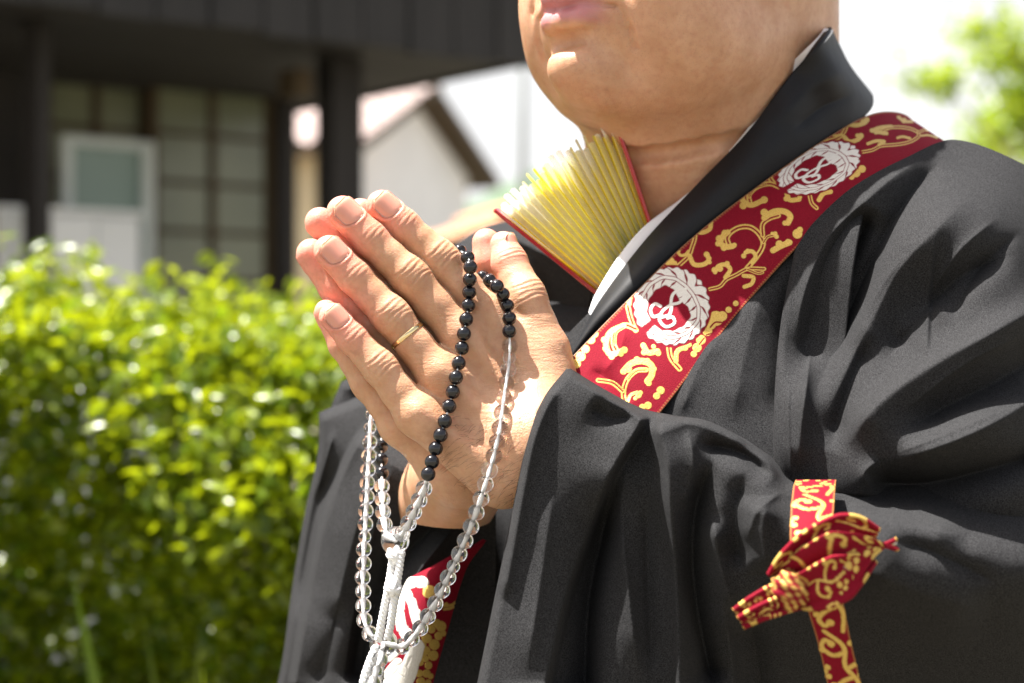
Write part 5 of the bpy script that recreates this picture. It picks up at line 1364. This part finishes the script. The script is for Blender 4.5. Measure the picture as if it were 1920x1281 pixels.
# ================================================================== PRAYER BEADS
def hit_depth(bvh, x, y):
    d = P(x, y, 1.0)-np.array([0, 0, CAMZ]); d = d/np.linalg.norm(d)
    r = bvh.ray_cast(Vector((0, 0, CAMZ)), Vector(d))
    return None if r[0] is None else r[0][1]
def prayer_beads():
    root = empty('prayer_beads', tuple(P(720, 1250, .97)))
    tag(root, 'long strand of black and clear crystal prayer beads hanging over the joined hands', 'prayer beads')
    off = np.array(root.location)
    def bead_mesh(name, r, mat, lvl=4):
        bm = bmesh.new(); bmesh.ops.create_icosphere(bm, subdivisions=lvl, radius=r)
        me = bpy.data.meshes.new(name); bm.to_mesh(me); bm.free(); me.materials.append(mat)
        for p_ in me.polygons: p_.use_smooth = True
        return me
    RB, RC, RS = .00410, .00465, .00380
    MB, MC, MS, MBIG = bead_mesh('black_bead', RB, MAT['black_bead'], 3), bead_mesh('crystal_bead', RC, MAT['crystal']), bead_mesh('crystal_bead_small', RS, MAT['crystal']), bead_mesh('large_crystal_bead', .0081, MAT['crystal'])
    def run(spec):
        """spec: list of (x, y, kind, depth or 'L') ; returns world points"""
        pts = []
        for x, y, k, d in spec:
            r = {'b': RB, 'c': RC, 's': RS, 'h': RB}[k]
            if d == 'L':
                h = hit_depth(LEFT_BVH, x, y)
                d = (h if h is not None else plane_d(x, y)-.022)-r*.80
            pts.append((P(x, y, d), k))
        # keep depth smooth along the strand
        dd = np.array([p[0][1] for p in pts]); m = len(dd)
        sm = dd.copy()
        for _ in range(2):
            q = sm.copy(); q[1:-1] = np.minimum(dd[1:-1], (sm[:-2]+sm[1:-1]*2+sm[2:])/4); sm = q
        out = []
        for (x, y, k, d), (p, _), s_ in zip(spec, pts, sm): out.append((P(x, y, s_), k))
        for p, k in out:
            if k == 'h': continue
            nm = {'b': 'black_bead', 'c': 'crystal_bead', 's': 'crystal_bead'}[k]
            o = obj_me(nm, {'b': MB, 'c': MC, 's': MS}[k], root); o.location = p-off
            o.rotation_euler = (rng.uniform(0, 6), rng.uniform(0, 6), 0)
        return [p for p, k in out]
    A = [(862, 471), (877, 483), (882, 501), (881, 524), (880, 548), (878, 573), (874, 599), (870, 626), (866, 653), (860, 681), (855, 708), (849, 735), (842, 762), (834, 790), (826, 816), (817, 841), (810, 866), (803, 889)]
    sA = [(822, 520, 'b', 1.050), (836, 497, 'b', 1.035), (848, 479, 'b', 1.012)]
    sA += [(x, y, 'b', 'L' if i > 2 else (.994, .975, .962)[i]) for i, (x, y) in enumerate(A)]
    Ac = [(795, 916), (786, 938), (776, 960), (766, 981), (754, 1001)]
    sA += [(x, y, 'c', .944+.004*i) for i, (x, y) in enumerate(Ac)]
    pA = run(sA)
    Bk = [(905, 520), (918, 526), (932, 537), (943, 552), (951, 573), (955, 597), (955, 621)]
    sB = [(880, 535, 'b', 1.045), (890, 524, 'b', 1.02)]+[(x, y, 'b', 'L' if i > 2 else (1.000, .985, .968)[i]) for i, (x, y) in enumerate(Bk)]
    Bc = [(956, 648, 'c'), (955, 671, 's'), (953, 693, 'c'), (949, 719, 'c'), (945, 746, 'c'), (941, 774, 'c'), (937, 803, 'c'), (932, 829, 'c'), (926, 855, 'c'), (918, 882, 'c'), (910, 908, 'c'), (902, 935, 'c'), (893, 961, 'c'), (883, 988, 'c'), (872, 1014, 'c'), (861, 1039, 'c'), (850, 1062, 's'), (840, 1083, 'c'), (829, 1107, 'c'), (816, 1132, 'c'), (802, 1156, 'c'), (788, 1178, 'c'), (772, 1198, 'c'), (754, 1212, 'c')]
    sB += [(x, y, k, 'L' if y < 905 else .936+.00013*(y-905)) for x, y, k in Bc]
    pB = run(sB)
    Cc = [(697, 778, 's'), (694, 803, 's'), (693, 829, 'c'), (692, 855, 'c'), (690, 881, 'c'), (689, 906, 'c'), (688, 932, 'c'), (686, 958, 'c'), (685, 983, 'c'), (684, 1007, 's'), (682, 1030, 'c'), (682, 1057, 'c'), (680, 1083, 'c'), (681, 1109, 'c'), (681, 1136, 'c'), (683, 1163, 'c'), (693, 1188, 'c')]
    sC = [(720, 735, 'c', 1.052), (708, 756, 'c', 1.047)]+[(x, y, k, 1.040-.00016*(y-778)) for x, y, k in Cc]
    pC = run(sC)
    Dd = [(716, 812, 'b'), (715, 838, 'b'), (715, 862, 'b'), (716, 887, 'b'), (716, 912, 'c'), (717, 936, 'c'), (718, 960, 'c'), (721, 984, 'c'), (727, 1004, 's')]
    sD = [(730, 785, 'b', 1.056)]+[(x, y, k, 1.050-.00040*(y-812)) for x, y, k in Dd]
    pD = run(sD)
    big1 = P(741, 1014, .966); big2 = P(719, 1206, .975)
    for p in (big1, big2):
        o = obj_me('large_crystal_bead', MBIG, root); o.location = p-off
    def cord(name, pts, r, n=8, parent=root):
        c = catmull(np.array([q[[0, 2, 1]] for q in pts]), len(pts)*5)[:, [0, 2, 1]]
        rr = np.interp(np.linspace(0, 1, len(c)), np.linspace(0, 1, len(pts)), r) if np.ndim(r) else r
        if np.ndim(r):      # cord swollen between beads to stand for the bright sparkles at their junctions
            fp = np.linspace(0, len(pts)-1, len(c)); rr = rr*(0.85+0.75*np.minimum(fp % 1, 1-fp % 1)*2)
        return obj(name, *tube_vf([q-off for q in c], rr, n), MAT['white_cord'], parent)
    def rad(spec): return np.array([.0004 if k in 'bh' else (.00055 if dd == 'L' else .00080) for _, _, k, dd in spec]+[.00082])
    cord('cord', pA+[big1], rad(sA)); cord('cord', pB+[big2], rad(sB)); cord('cord', pC+[big2], rad(sC)); cord('cord', pD+[big1], rad(sD))
    # twisted tassel cords
    def twisted(path, r, turns):
        c = catmull(np.array([(p[0], p[2], p[1]) for p in path]), 140)[:, [0, 2, 1]]
        for k in range(3):
            pts = []
            for i, q in enumerate(c):
                a = 2*math.pi*(turns*i/139+k/3); pts.append(q+np.array([math.cos(a)*r*.70, math.sin(a)*r*.70, 0])-off)
            obj('tassel_cord', *tube_vf(pts, r*.60, 8), MAT['white_cord'], root)
    twisted([P(738, 1030, .962), P(735, 1060, .961), P(727, 1110, .962), P(716, 1165, .965), P(710, 1200, .967)], .0019, 7)
    twisted([P(752, 1035, .958), P(748, 1070, .957), P(741, 1115, .958), P(733, 1170, .962), P(726, 1200, .965)], .0019, 7)
    def knot(c, r):
        for k in range(3):
            pts = []
            for i in range(26):
                a = 2*math.pi*i/25
                v = np.array([math.cos(a)*r, math.sin(a)*r*.8, math.sin(a+k)*r*.35]); ph = k*1.1
                v = np.array([v[0]*math.cos(ph)-v[2]*math.sin(ph), v[1], v[0]*math.sin(ph)+v[2]*math.cos(ph)])
                pts.append(c+v-off)
            obj('knot', *tube_vf(pts, r*.42, 7), MAT['white_cord'], root)
    knot(P(742, 1040, .960), .0040); knot(P(737, 1102, .957), .0038)
    # tassel below the lower large bead
    twisted([P(706, 1212, .968), P(694, 1240, .966), P(683, 1275, .964), P(672, 1340, .962), P(665, 1400, .961)], .0021, 7)
    twisted([P(722, 1222, .972), P(714, 1250, .972), P(708, 1290, .972), P(700, 1400, .972)], .0019, 7)
    pE = run([(713, 1236, 'c', .962), (706, 1258, 's', .961), (700, 1280, 'c', .960), (694, 1303, 's', .960), (690, 1325, 'c', .960)])
    cord('cord', [big2]+pE, .00105)
prayer_beads()

# ================================================================== FOLDING FAN
def fan():
    piv = P(1317, 709, 1.071)
    root = empty('folding_fan', tuple(piv)); tag(root, 'half open folding fan with yellow pleats, sun glare painted on in white, tucked into the robe collar', 'fan')
    gl, gr = P(932, 396, 1.076)-piv, P(1162, 248, 1.058)-piv
    RL = .504*(np.linalg.norm(gl)+np.linalg.norm(gr)); e1 = gl/np.linalg.norm(gl)
    nrm = np.cross(gl, gr); nrm /= np.linalg.norm(nrm)
    if nrm[1] > 0: nrm = -nrm
    e2 = np.cross(nrm, e1); 
    if e2 @ gr < 0: e2 = -e2
    span = math.acos(np.clip(gl @ gr/np.linalg.norm(gl)/np.linalg.norm(gr), -1, 1))
    NP = 17
    def pol(a, r, h): return e1*(math.cos(a)*r)+e2*(math.sin(a)*r)+nrm*h
    V, Fc, wh, gn = [], [], [], []
    nr, ns = 60, 5
    r0, r1 = .052, RL*1.0
    amp = .0046
    for k in range(2*NP):
        a0, a1 = .012+(span-.024)*k/(2*NP), .012+(span-.024)*(k+1)/(2*NP)
        h0, h1 = (amp if k % 2 else -amp), (-amp if k % 2 else amp)
        b = len(V)
        tipo = 0.004*math.sin(k*2.7)
        for i in range(nr):
            rr = r0+(r1+tipo-r0)*i/(nr-1)
            for j in range(ns):
                u = j/(ns-1)
                V.append(pol(a0+(a1-a0)*u, rr-0.0015*abs(u-.5)*(i == nr-1), (h0+(h1-h0)*u)*(rr/r1)**.8))
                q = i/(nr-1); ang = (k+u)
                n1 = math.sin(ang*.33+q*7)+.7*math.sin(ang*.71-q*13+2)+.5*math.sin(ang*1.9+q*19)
                side = 1.1 if k % 2 == 1 else -.75  # alternate pleat faces and the tips painted white as sun glare on yellow paper
                glare = 1/(1+math.exp(-9*(side*.80+n1*.20+(q-.60)*1.5)))
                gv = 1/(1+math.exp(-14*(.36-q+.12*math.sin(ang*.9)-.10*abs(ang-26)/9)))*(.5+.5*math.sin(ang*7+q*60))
                wh.append(glare); gn.append(max(0, min(1, gv)))
        for i in range(nr-1):
            for j in range(ns-1):
                q = b+i*ns+j; Fc.append((q, q+1, q+ns+1, q+ns))
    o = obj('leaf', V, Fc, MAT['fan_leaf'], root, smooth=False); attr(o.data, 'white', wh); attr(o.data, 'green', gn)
    # ribs behind the pleats, below the paper
    for k in range(NP+1):
        a = .012+(span-.024)*k/NP
        v, f = box_vf(nrm*-.002, pol(a, 1, 0), np.cross(nrm, pol(a, 1, 0)), nrm, (-.006, -.0018, -.0012), (r0+.01, .0018, .0004))
        obj('rib', v, f, MAT['bamboo'], root, smooth=False)
    for a, s_ in ((0, -1), (span, 1)):
        d = pol(a, 1, 0); c = np.cross(nrm, d)
        v, f = box_vf((0, 0, 0), d, c, nrm, (-.008, -.0013, -.0050), (RL*1.015, .0013, .0050))
        g = obj('guard_stick', v, f, MAT['red_lacquer'], root, smooth=False); mo = g.modifiers.new('bevel', 'BEVEL'); mo.width = .0008; mo.segments = 2
    obj('rivet', *tube_vf([-nrm*.009, nrm*.009], .0022, 12), MAT['ring_metal'], root)
fan()
